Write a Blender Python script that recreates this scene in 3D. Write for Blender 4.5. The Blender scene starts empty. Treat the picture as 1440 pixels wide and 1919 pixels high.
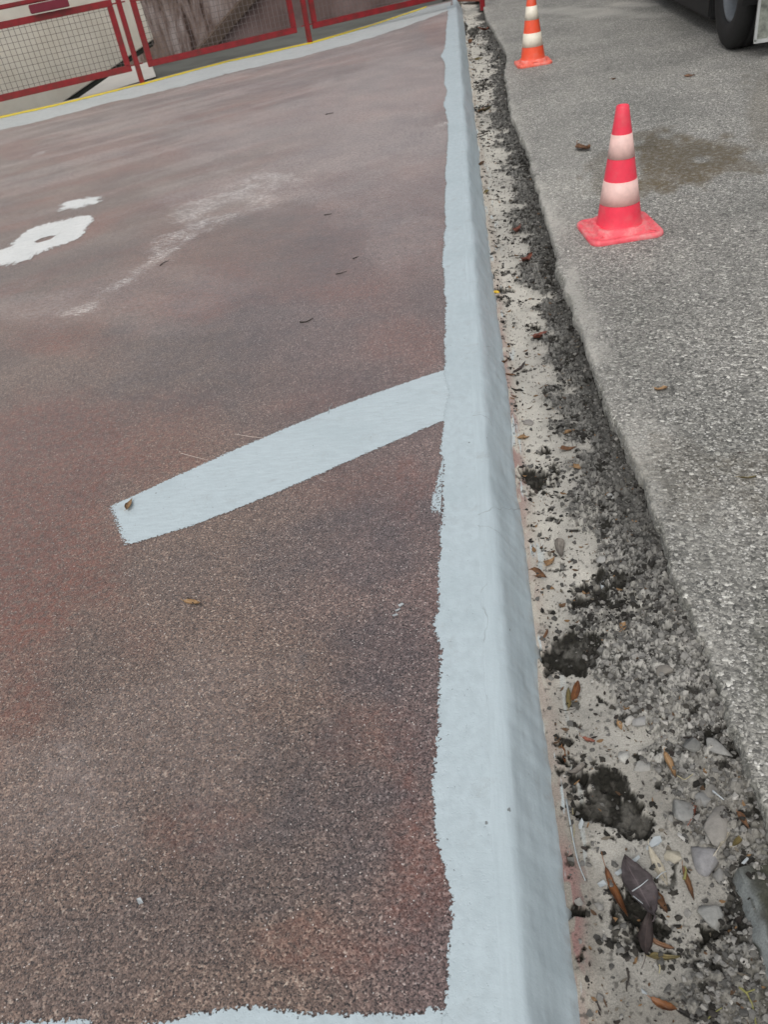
import bpy, bmesh, math, random
import numpy as np
from mathutils import Vector, Matrix

random.seed(7); RNG = np.random.RandomState(7)
SC = bpy.context.scene
COL = SC.collection

# ------------------------------------------------------------------ camera
IW, IH, FPX = 1440, 1919, 1500.0
CX, CY = 720.0, 959.5
CAMH = 1.5                                   # lens height above the painted deck (z = 0)
def _basis(vp, nadir):
    d = lambda p: np.array([p[0]-CX, p[1]-CY, FPX])
    f = d(vp); f /= np.linalg.norm(f)
    n = d(nadir); n = n - n.dot(f)*f; n /= np.linalg.norm(n)
    r = np.cross(f, -n)
    if r[0] < 0: r = -r
    return r, f, -n
RX, FY, UZ = _basis((840, -215), (1085, 2950))   # world axes seen from the camera (x right, y down, z forward)
cam = bpy.data.cameras.new('camera'); cam_ob = bpy.data.objects.new('camera', cam); COL.objects.link(cam_ob)
cam.sensor_fit = 'VERTICAL'; cam.sensor_height = 32.0; cam.lens = 32.0*FPX/IH
cam.clip_start = 0.02; cam.clip_end = 500
mw = Matrix(((RX[0], -RX[1], -RX[2]), (FY[0], -FY[1], -FY[2]), (UZ[0], -UZ[1], -UZ[2]))).to_4x4()
mw.translation = (0, 0, CAMH)
cam_ob.matrix_world = mw
SC.camera = cam_ob
cam.dof.use_dof = True; cam.dof.focus_distance = 2.4; cam.dof.aperture_fstop = 7.0   # the far end is slightly soft in the photo

# ------------------------------------------------------------------ light
SUN_EL, SUN_AZ = math.radians(52), math.radians(-168)     # high soft light from behind
w = bpy.data.worlds.new('World'); SC.world = w; w.use_nodes = True
nt = w.node_tree
bg = nt.nodes['Background']
sky = nt.nodes.new('ShaderNodeTexSky'); sky.sky_type = 'NISHITA'; sky.sun_disc = False
sky.sun_elevation = SUN_EL; sky.sun_rotation = SUN_AZ; sky.dust_density = 4.0; sky.air_density = 1.0; sky.ozone_density = 1.0
hs = nt.nodes.new('ShaderNodeHueSaturation'); hs.inputs['Saturation'].default_value = 0.22
nt.links.new(sky.outputs[0], hs.inputs['Color']); nt.links.new(hs.outputs[0], bg.inputs['Color'])
bg.inputs['Strength'].default_value = 0.13
sun = bpy.data.lights.new('sun', 'SUN'); sun.energy = 0.7; sun.angle = math.radians(50); sun.color = (1.0, 0.97, 0.93)
sun_ob = bpy.data.objects.new('sun', sun); COL.objects.link(sun_ob)
sd = Vector((math.sin(SUN_AZ)*math.cos(SUN_EL), math.cos(SUN_AZ)*math.cos(SUN_EL), math.sin(SUN_EL)))
sun_ob.rotation_euler = sd.to_track_quat('Z', 'Y').to_euler()
SC.view_settings.view_transform = 'Standard'; SC.view_settings.look = 'None'
SC.view_settings.exposure = 0.22; SC.view_settings.gamma = 1.0

# ------------------------------------------------------------------ helpers
def ray(px, py):
    d = np.array([px-CX, py-CY, FPX]); return np.array([d@RX, d@FY, d@UZ])
def G(px, py, z=0.0):
    r = ray(px, py); return np.append((r*((z-CAMH)/r[2]))[:2], z)
def PLN(px, py, p, n):
    r = ray(px, py); o = np.array([0, 0, CAMH]); return o + r*(((np.array(p)-o)@n)/(r@n))
def PY(px, py, y):
    r = ray(px, py); return np.array([0, 0, CAMH]) + r*(y/r[1])

_P = RNG.rand(256, 256)
def vnoise(x, y, s=0):
    x = np.asarray(x, float)+s*17.13; y = np.asarray(y, float)+s*9.71
    xi = np.floor(x).astype(int); yi = np.floor(y).astype(int)
    fx = x-xi; fy = y-yi; fx = fx*fx*(3-2*fx); fy = fy*fy*(3-2*fy)
    a = _P[xi & 255, yi & 255]; b = _P[(xi+1) & 255, yi & 255]; c = _P[xi & 255, (yi+1) & 255]; d = _P[(xi+1) & 255, (yi+1) & 255]
    return (a*(1-fx)+b*fx)*(1-fy)+(c*(1-fx)+d*fx)*fy
def fbm(x, y, o=4, s=0):
    t = 0; a = .5; n = 0
    for k in range(o):
        t = t+a*vnoise(x*2**k, y*2**k, s+k*3); n += a; a *= .5
    return t/n
def worley(x, y, k, s=0):
    """cell noise: distance to the nearest point, gap to the second, a random number per cell"""
    x = x*k+s*5.7; y = y*k+s*3.1; xi = np.floor(x).astype(int); yi = np.floor(y).astype(int)
    f1 = np.full(x.shape, 9.); f2 = f1.copy(); c = np.zeros(x.shape)
    for dx in (-1, 0, 1):
        for dy in (-1, 0, 1):
            a = xi+dx; b = yi+dy
            d = np.hypot(a+_P[a & 255, (b+s) & 255]-x, b+_P[(a+71) & 255, (b+37+s) & 255]-y)
            n = d < f1; f2 = np.where(n, f1, np.minimum(f2, d)); c = np.where(n, _P[(a+13) & 255, (b+91+s) & 255], c); f1 = np.where(n, d, f1)
    return f1, f2-f1, c
def sstep(a, b, x):
    t = np.clip((x-a)/(b-a), 0, 1); return t*t*(3-2*t)

def link(o, parent=None):
    COL.objects.link(o)
    if parent: o.parent = parent
    return o
def tag(o, label=None, cat=None, group=None, kind=None):
    if label: o['label'] = label
    if cat: o['category'] = cat
    if group: o['group'] = group
    if kind: o['kind'] = kind
    return o
def empty(name, loc=(0, 0, 0), rz=0):
    o = bpy.data.objects.new(name, None); o.location = loc; o.rotation_euler = (0, 0, rz); o.empty_display_size = .1
    return link(o)
def mesh(name, verts, faces, mat, parent=None, smooth=True, attrs=None, loc=None):
    me = bpy.data.meshes.new(name)
    me.from_pydata([tuple(map(float, v)) for v in verts], [], [tuple(int(i) for i in f) for f in faces])
    if smooth: me.polygons.foreach_set('use_smooth', [True]*len(me.polygons))
    me.update()
    for k, a in (attrs or {}).items():
        a = np.asarray(a, np.float32)
        if a.ndim == 1:
            me.attributes.new(k, 'FLOAT', 'POINT').data.foreach_set('value', a)
        else:
            if a.shape[1] == 3: a = np.c_[a, np.ones(len(a), np.float32)]
            me.attributes.new(k, 'FLOAT_COLOR', 'POINT').data.foreach_set('color', np.ascontiguousarray(a, np.float32).ravel())
    if mat: me.materials.append(mat)
    o = bpy.data.objects.new(name, me)
    if loc is not None: o.location = loc
    return link(o, parent)
def from_bm(name, bm, mat, parent=None, smooth=False):
    me = bpy.data.meshes.new(name); bm.to_mesh(me); bm.free()
    if smooth: me.polygons.foreach_set('use_smooth', [True]*len(me.polygons))
    me.materials.append(mat)
    return link(bpy.data.objects.new(name, me), parent)
def grid_faces(nr, nc):
    i = np.arange((nr-1)*(nc-1)); r = i//(nc-1); c = i % (nc-1); a = r*nc+c
    return np.c_[a, a+1, a+nc+1, a+nc]
def bar(bm, a, b, wd, ht, up=(0, 0, 1), bevel=0):
    a = Vector(a); b = Vector(b); d = (b-a).normalized(); u = Vector(up); s = d.cross(u).normalized(); u = s.cross(d)
    vs = []
    for p in (a, b):
        for sx, sy in ((-1, -1), (1, -1), (1, 1), (-1, 1)):
            vs.append(bm.verts.new(p+s*(sx*wd/2)+u*(sy*ht/2)))
    f = [(0, 1, 2, 3), (7, 6, 5, 4), (0, 4, 5, 1), (1, 5, 6, 2), (2, 6, 7, 3), (3, 7, 4, 0)]
    fs = [bm.faces.new([vs[i] for i in q]) for q in f]
    if bevel:
        es = list({e for q in fs for e in q.edges})
        bmesh.ops.bevel(bm, geom=es, offset=bevel, segments=2, affect='EDGES', clamp_overlap=True)
def tube(bm, a, b, r, n=8):
    a = Vector(a); b = Vector(b); d = (b-a).normalized(); s = d.orthogonal().normalized(); u = d.cross(s)
    R = [[bm.verts.new(p+(s*math.cos(t)+u*math.sin(t))*r) for t in [k*2*math.pi/n for k in range(n)]] for p in (a, b)]
    for k in range(n): bm.faces.new((R[0][k], R[0][(k+1) % n], R[1][(k+1) % n], R[1][k]))
    bm.faces.new(R[0][::-1]); bm.faces.new(R[1])
def lathe(bm, prof, n=48, axis='z', cap=False):
    rings = []
    for r, z in prof:
        rings.append([bm.verts.new((r*math.cos(k*2*math.pi/n), r*math.sin(k*2*math.pi/n), z)) for k in range(n)])
    for i in range(len(rings)-1):
        for k in range(n): bm.faces.new((rings[i][k], rings[i][(k+1) % n], rings[i+1][(k+1) % n], rings[i+1][k]))
    return rings

# ------------------------------------------------------------------ node helpers
class Mat:
    def __init__(s, name):
        s.m = bpy.data.materials.new(name); s.m.use_nodes = True; s.t = s.m.node_tree; s.b = s.t.nodes['Principled BSDF']
        s.co = s.n('ShaderNodeTexCoord').outputs['Object']
    def n(s, ty, props=None, **ins):
        x = s.t.nodes.new(ty)
        for k, v in (props or {}).items(): setattr(x, k, v)
        for k, v in ins.items(): s.put(x, k, v)
        return x
    def put(s, x, k, v):
        k = int(k[1:]) if k[0] == 'i' and k[1:].isdigit() else k.replace('_', ' ')
        i = x.inputs[k]
        if isinstance(v, bpy.types.NodeSocket): s.t.links.new(v, i)
        else:
            if i.type == 'RGBA' and len(v) == 3: v = (*v, 1)
            i.default_value = v
    def math(s, op, a, b=0.0, c=0.0, clamp=False):
        return s.n('ShaderNodeMath', {'operation': op, 'use_clamp': clamp}, i0=a, i1=b, i2=c).outputs[0]
    def mix(s, f, a, b, blend='MIX'):
        x = s.n('ShaderNodeMix', {'data_type': 'RGBA', 'blend_type': blend}, i0=f, i6=a, i7=b); return x.outputs[2]
    def rng(s, v, a, b, c=0.0, d=1.0, smooth=True):
        x = s.n('ShaderNodeMapRange', {'interpolation_type': 'SMOOTHSTEP' if smooth else 'LINEAR'}, Value=v)
        x.inputs[1].default_value = a; x.inputs[2].default_value = b; x.inputs[3].default_value = c; x.inputs[4].default_value = d
        return x.outputs[0]
    def noise(s, scale, det=3, rough=.55, vec=None, dist=0.0):
        return s.n('ShaderNodeTexNoise', Vector=vec or s.co, Scale=scale, Detail=det, Roughness=rough, Distortion=dist).outputs['Fac']
    def vor(s, scale, feat='F1', vec=None, rnd=1.0):
        return s.n('ShaderNodeTexVoronoi', {'feature': feat}, Vector=vec or s.co, Scale=scale, Randomness=rnd)
    def scale(s, v):
        return s.n('ShaderNodeMapping', Vector=s.co, Scale=v).outputs[0]
    def ramp(s, f, pts, const=False):
        x = s.n('ShaderNodeValToRGB', Fac=f); cr = x.color_ramp
        if const: cr.interpolation = 'CONSTANT'
        while len(cr.elements) < len(pts): cr.elements.new(.5)
        for e, (p, c) in zip(cr.elements, pts):
            e.position = p; e.color = (*c, 1) if len(c) == 3 else c
        return x.outputs[0]
    def attr(s, name, out='Fac'):
        return s.n('ShaderNodeAttribute', {'attribute_name': name}).outputs[out]
    def bump(s, h, dist, strength=1.0, normal=None):
        x = s.n('ShaderNodeBump', Height=h, Distance=dist, Strength=strength)
        if normal: s.put(x, 'Normal', normal)
        return x.outputs[0]
    def out(s, col, rough=.7, normal=None, spec=.5, alpha=None, metal=0.0):
        s.put(s.b, 'Base_Color', col); s.put(s.b, 'Roughness', rough); s.put(s.b, 'Specular_IOR_Level', spec); s.put(s.b, 'Metallic', metal)
        if normal: s.put(s.b, 'Normal', normal)
        if alpha is not None: s.put(s.b, 'Alpha', alpha)
        return s.m

def mat_deck():
    m = Mat('exposed aggregate deck')
    wob = m.n('ShaderNodeVectorMath', {'operation': 'ADD'}, i0=m.co, i1=m.n('ShaderNodeVectorMath', {'operation': 'SCALE'}, i0=m.n('ShaderNodeTexNoise', Vector=m.co, Scale=160.0).outputs['Color'], Scale=.004).outputs[0]).outputs[0]
    v = m.vor(250.0, vec=wob); r = m.n('ShaderNodeSeparateColor', Color=v.outputs['Color'])
    grain = m.ramp(r.outputs[0], [(0, (.030, .024, .024)), (.18, (.075, .056, .052)), (.45, (.132, .098, .088)), (.75, (.215, .165, .146)), (.93, (.28, .23, .205)), (1, (.38, .345, .315))])
    v2 = m.vor(420.0); r2 = m.n('ShaderNodeSeparateColor', Color=v2.outputs['Color'])
    fine = m.ramp(r2.outputs[1], [(0, (.040, .032, .031)), (.5, (.118, .090, .082)), (1, (.215, .172, .156))])
    col = m.mix(m.rng(m.noise(75, 3), .40, .62), grain, fine)
    # warmer and more olive in patches, cooler and more mauve in others
    col = m.mix(1.0, col, m.mix(m.attr('warm'), (1.02, .955, .985), (1.05, .985, .875)), 'MULTIPLY')
    # dark pores between the grains
    pore = m.rng(m.noise(150, 3, .6), .555, .62)
    col = m.mix(m.math('MULTIPLY', pore, .92), col, (.016, .013, .013))
    # remains of old red paint, grey worn areas
    red = m.math('MULTIPLY', m.attr('red'), m.rng(m.noise(45, 5, .65), .30, .66))
    col = m.mix(m.math('MULTIPLY', red, .72), col, (.185, .060, .038))
    grey = m.attr('grey')
    gcol = m.mix(1.0, m.n('ShaderNodeHueSaturation', Color=col, Saturation=.6, Value=.66).outputs[0], (.97, .96, 1.03), 'MULTIPLY')
    col = m.mix(m.math('MULTIPLY', grey, m.rng(m.noise(9, 5, .65), .3, .7, .3, .85)), col, gcol)
    pale = m.math('MULTIPLY', m.attr('pale'), m.rng(m.noise(38, 5, .7), .25, .75))
    col = m.mix(m.math('MULTIPLY', pale, .75), col, (.36, .325, .315))
    rot = m.n('ShaderNodeMapping', Vector=m.co, Rotation=(0, 0, math.radians(-32)), Scale=(22, 95, 50)).outputs[0]
    sn = m.math('ADD', m.math('MULTIPLY', m.noise(1.0, 4, .7, vec=rot), .6), m.math('MULTIPLY', m.noise(110, 3, .7), .4))
    sc = m.rng(m.math('ADD', sn, m.math('MULTIPLY', m.attr('scuff'), .145)), .61, .72)
    sc = m.math('MULTIPLY', sc, m.rng(m.noise(4.5, 5, .7), .36, .60, .12, 1))
    col = m.mix(m.math('MULTIPLY', sc, m.rng(m.attr('scuff'), .02, .45, 0, 1)), col, (.58, .57, .55))
    spk = m.math('GREATER_THAN', r2.outputs[2], .9965)
    col = m.mix(spk, col, (.50, .47, .44))
    cl = m.math('ADD', m.math('MULTIPLY', m.noise(34, 3, .6), .5), m.math('MULTIPLY', m.noise(95, 2, .6), .5))
    col = m.mix(1.0, col, m.ramp(cl, [(.34, (.72, .71, .72)), (.5, (1, 1, 1)), (.66, (1.27, 1.26, 1.23))]), 'MULTIPLY')
    blot = m.noise(1.6, 5, .6)
    col = m.mix(1.0, col, m.ramp(blot, [(.28, (.86, .84, .87)), (.5, (1.13, 1.10, 1.09)), (.72, (1.38, 1.31, 1.26))]), 'MULTIPLY')
    h = m.math('ADD', m.math('MULTIPLY', v.outputs['Distance'], -1.0), m.math('MULTIPLY', pore, -1.1))
    h = m.math('ADD', h, m.math('MULTIPLY', m.noise(300, 2), .5))
    rough = m.rng(m.noise(3, 4), .3, .7, .42, .62)
    m.put(m.b, 'Sheen_Weight', .40); m.put(m.b, 'Sheen_Roughness', .42); m.put(m.b, 'Sheen_Tint', (1.0, .95, .94, 1))
    return m.out(col, rough, m.bump(h, .0015, .7), .5)

def mat_paint(name, col, dirt=.0, wave=1.0, foot=False, alpha=False, bristle=(6, 60, 60), yellow=False, thin=0.0):
    m = Mat(name)
    br = m.noise(1.0, 4, .6, vec=m.scale(bristle))
    c = m.mix(m.rng(br, .3, .7), tuple(x*.93 for x in col), tuple(min(1, x*1.04) for x in col))
    c = m.mix(m.rng(m.noise(2.3, 5, .65), .42, .70, 0, .6), c, tuple(x*f for x, f in zip(col, (.86, .88, .88))))
    spots = m.math('MULTIPLY', m.rng(m.noise(34, 3, .5), .735, .765), .75)
    c = m.mix(spots, c, (.12, .12, .115))
    smg = m.math('MULTIPLY', m.rng(m.noise(7, 6, .75, dist=.6), .56, .72), .32)
    c = m.mix(smg, c, (.30, .31, .30))
    if foot:       # soil splashed and rubbed on the lowest few centimetres, and hairline cracks
        z = m.n('ShaderNodeSeparateXYZ', Vector=m.co).outputs[2]
        g_ = m.rng(m.math('ADD', z, m.math('MULTIPLY', m.noise(16, 5, .7), .11)), -.095, -.055, 1, 0)
        c = m.mix(m.math('MULTIPLY', g_, .6), c, (.27, .255, .225))
        ck = m.n('ShaderNodeTexVoronoi', {'feature': 'DISTANCE_TO_EDGE'}, Vector=m.n('ShaderNodeMapping', Vector=m.n('ShaderNodeVectorMath', {'operation': 'ADD'}, i0=m.co, i1=m.n('ShaderNodeVectorMath', {'operation': 'SCALE'}, i0=m.n('ShaderNodeTexNoise', Vector=m.co, Scale=12.0, Detail=4.0).outputs['Color'], Scale=.06).outputs[0]).outputs[0], Scale=(1.2, 1.6, 1.2)).outputs[0], Scale=1.0).outputs['Distance']
        c = m.mix(m.math('MULTIPLY', m.rng(ck, .0, .0035, 1, 0), m.rng(m.noise(5, 3), .45, .6, 0, .55)), c, (.17, .18, .18))
    if dirt: c = m.mix(m.math('MULTIPLY', m.rng(m.noise(9, 6, .7), .5, .75), dirt), c, (.22, .21, .19))
    h = m.math('ADD', m.math('MULTIPLY', br, .7), m.math('MULTIPLY', m.noise(170, 3), .35))
    h = m.math('ADD', h, m.math('MULTIPLY', m.noise(18, 5, .6), 2.6))
    if alpha: h = m.math('SUBTRACT', h, m.math('MULTIPLY', m.rng(m.noise(128, 3, .6), .54, .70), .28))
    a = None
    if alpha:
        e = m.attr('edge')
        wv = m.math('ADD', m.math('MULTIPLY', m.noise(150, 3, .6), 1.7), m.math('MULTIPLY', m.noise(1.0, 4, .65, vec=m.scale(tuple(q*2.0 for q in bristle))), 1.3))
        wv = m.math('ADD', wv, m.math('MULTIPLY', m.noise(24, 4, .6), .55*wave+.1))
        wv = m.math('MULTIPLY', wv, m.rng(m.noise(3.5, 3), .35, .65, 1-.35*wave, 1+.25*wave))
        a = m.rng(m.math('ADD', m.math('SUBTRACT', e, wv), 1.72), .45, .55)
        pin = m.rng(m.noise(128, 3, .6), .715, .75)
        a = m.math('MULTIPLY', a, m.math('SUBTRACT', 1.0, pin))
        if thin:
            hole = m.rng(m.noise(120, 4, .7), .60+thin, .64+thin)
            a = m.math('MULTIPLY', a, m.math('SUBTRACT', 1.0, hole))
    return m.out(c, m.rng(m.noise(20, 3), .3, .7, .38, .55), m.bump(h, .0016, .6), .5, a)

def mat_asphalt():
    m = Mat('worn asphalt')
    wob = m.n('ShaderNodeVectorMath', {'operation': 'ADD'}, i0=m.co, i1=m.n('ShaderNodeVectorMath', {'operation': 'SCALE'}, i0=m.n('ShaderNodeTexNoise', Vector=m.co, Scale=90.0).outputs['Color'], Scale=.008).outputs[0]).outputs[0]
    v = m.vor(95.0, vec=wob); r = m.n('ShaderNodeSeparateColor', Color=v.outputs['Color'])
    v2 = m.vor(210.0, vec=wob); r2 = m.n('ShaderNodeSeparateColor', Color=v2.outputs['Color'])
    grain = m.ramp(r.outputs[0], [(0, (.062, .061, .056)), (.35, (.150, .147, .136)), (.62, (.255, .249, .230)), (.82, (.37, .36, .332)), (.93, (.52, .51, .475)), (1, (.70, .69, .65))])
    fine = m.ramp(r2.outputs[1], [(0, (.075, .074, .068)), (.5, (.210, .206, .191)), (.9, (.36, .352, .327)), (1, (.56, .55, .515))])
    col = m.mix(m.rng(m.noise(48, 3), .38, .6), fine, grain)
    pore = m.rng(m.noise(95, 4, .65), .60, .68)
    col = m.mix(m.math('MULTIPLY', pore, .8), col, (.035, .035, .035))
    chip = m.math('MULTIPLY', m.math('GREATER_THAN', r.outputs[2], .90), m.rng(v.outputs['Distance'], .30, .42, 1, 0))
    col = m.mix(chip, col, (.56, .55, .53))
    col = m.mix(m.math('MULTIPLY', m.attr('dust'), m.rng(m.noise(60, 4, .6), .28, .62, .45, 1)), col, (.43, .415, .385))
    col = m.mix(m.math('MULTIPLY', m.attr('oil'), m.rng(m.noise(28, 5, .7), .36, .58, .42, 1)), col, (.100, .074, .036))
    col = m.mix(m.math('MULTIPLY', m.attr('moss'), m.rng(m.noise(30, 5, .65), .3, .65)), col, (.060, .064, .042))
    blot = m.noise(1.1, 6, .62)
    col = m.mix(1.0, col, m.ramp(blot, [(.25, (.68, .69, .66)), (.5, (1.07, 1.06, 1.03)), (.75, (1.38, 1.36, 1.30))]), 'MULTIPLY')
    h = m.math('ADD', m.math('MULTIPLY', v.outputs['Distance'], -1.0), m.math('MULTIPLY', pore, -1.0))
    h = m.math('ADD', h, m.math('MULTIPLY', m.noise(220, 2), .6))
    m.put(m.b, 'Sheen_Weight', .10); m.put(m.b, 'Sheen_Roughness', .45)
    return m.out(col, .72, m.bump(h, .0050, 1.0), .4)

def mat_vcol(name, rough=.9, bumpscale=240, bd=.002, var=.5, spec=.3):
    m = Mat(name)
    c = m.attr('col', 'Color')
    f = m.noise(bumpscale, 4, .65)
    c = m.mix(1.0, c, m.ramp(f, [(.2, (1-var,)*3), (.5, (1, 1, 1)), (.8, (1+var*.7,)*3)]), 'MULTIPLY')
    return m.out(c, rough, m.bump(f, bd, .9), spec)

def mat_plain(name, col, rough=.6, var=.25, scale=20, bd=.001, dirt=None, dirtamt=.0, metal=0., spec=.5, stretch=None):
    m = Mat(name)
    f = m.noise(scale, 5, .6, vec=m.scale(stretch) if stretch else None)
    c = m.mix(1.0, col, m.ramp(f, [(.25, (1-var,)*3), (.5, (1, 1, 1)), (.75, (1+var*.6,)*3)]), 'MULTIPLY')
    if dirt: c = m.mix(m.math('MULTIPLY', m.rng(m.noise(scale*.6, 6, .7), .42, .70), dirtamt), c, dirt)
    return m.out(c, rough, m.bump(m.noise(scale*5, 3), bd, .6), spec, metal=metal)

def mat_stained():
    m = Mat('stained concrete')
    st = m.noise(1.0, 6, .75, vec=m.scale((4.2, 4.2, .8)), dist=.5)
    c = m.ramp(st, [(.40, (.05, .030, .024)), (.48, (.20, .145, .125)), (.60, (.36, .305, .285)), (.8, (.50, .45, .425))])
    c = m.mix(m.rng(m.noise(1.3, 5, .7), .42, .62, 0, .6), c, (.24, .175, .14))
    return m.out(c, .85, m.bump(m.noise(14, 5), .01, .5), .3)

M_DECK = mat_deck()
PB = (.462, .538, .566)
M_KERB = mat_paint('pale blue kerb paint', PB, bristle=(70, 5, 40), foot=True)
M_BAND = mat_paint('pale blue band paint', PB, alpha=True, bristle=(40, 30, 40), wave=.55)
M_STRIPE = mat_paint('pale blue stripe paint', (.485, .560, .587), alpha=True, bristle=(18, 80, 40), wave=.15)
M_FAR = mat_paint('grey white edge paint', (.50, .535, .53), alpha=True, bristle=(6, 40, 40), dirt=.25)
M_WHITE = mat_paint('white patch paint', (.74, .75, .735), alpha=True, bristle=(9, 60, 40), thin=.03)
M_YEL = mat_paint('yellow line paint', (.80, .64, .03), alpha=True, bristle=(5, 30, 30))
M_ASPH = mat_asphalt()
M_DIRT = mat_vcol('sandy dirt', .95, 260, .0022, .42, .2)
M_GRAV = mat_vcol('gravel', .9, 160, .001, .25, .3)

# ------------------------------------------------------------------ setting: big ground, deck
AZ = -.07            # asphalt level
DZ = -.145           # dirt level by the kerb
LZ = -.40            # yard beyond the railing
FAR_PX = [(0, 219), (110, 195), (277, 154), (420, 116), (582, 80), (700, 46), (790, 16), (850, 2)]
FAR = np.array([G(*p) for p in FAR_PX])
def yfar(x):
    x = np.asarray(x, float)
    y = np.interp(x, FAR[:, 0], FAR[:, 1])
    return np.where(x < FAR[0, 0], FAR[0, 1]+(x-FAR[0, 0])*.74, np.where(x > FAR[-1, 0], FAR[-1, 1]+(x-FAR[-1, 0])*.3, y))

g = mesh('ground', [(-120, -60, -.62), (120, -60, -.62), (120, 240, -.62), (-120, 240, -.62)], [(0, 1, 2, 3)], mat_plain('ground soil', (.13, .12, .10), .9, .4, 3, .02), smooth=False)
tag(g, kind='structure')

def seg_dist(X, Y, pts):
    d = np.full(X.shape, 1e9)
    for (x0, y0), (x1, y1) in zip(pts[:-1], pts[1:]):
        vx, vy = x1-x0, y1-y0; t = np.clip(((X-x0)*vx+(Y-y0)*vy)/(vx*vx+vy*vy+1e-12), 0, 1)
        d = np.minimum(d, np.hypot(X-x0-t*vx, Y-y0-t*vy))
    return d
def pxblob(X, Y, px, py, rx, ry, z=0., nz=.55, s=0):
    """soft round patch on the ground whose picture extent is rx, ry pixels"""
    c = G(px, py, z); a = G(px+rx, py, z)-c; b = G(px, py-ry, z)-c
    A = np.array([[a[0], b[0]], [a[1], b[1]]]); Ai = np.linalg.inv(A)
    u = Ai[0, 0]*(X-c[0])+Ai[0, 1]*(Y-c[1]); v = Ai[1, 0]*(X-c[0])+Ai[1, 1]*(Y-c[1])
    r = np.hypot(u, v)+(fbm(u*1.7+px, v*1.7+py, 4, s)-.5)*2*nz
    return 1-sstep(.45, 1.15, r)

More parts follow.
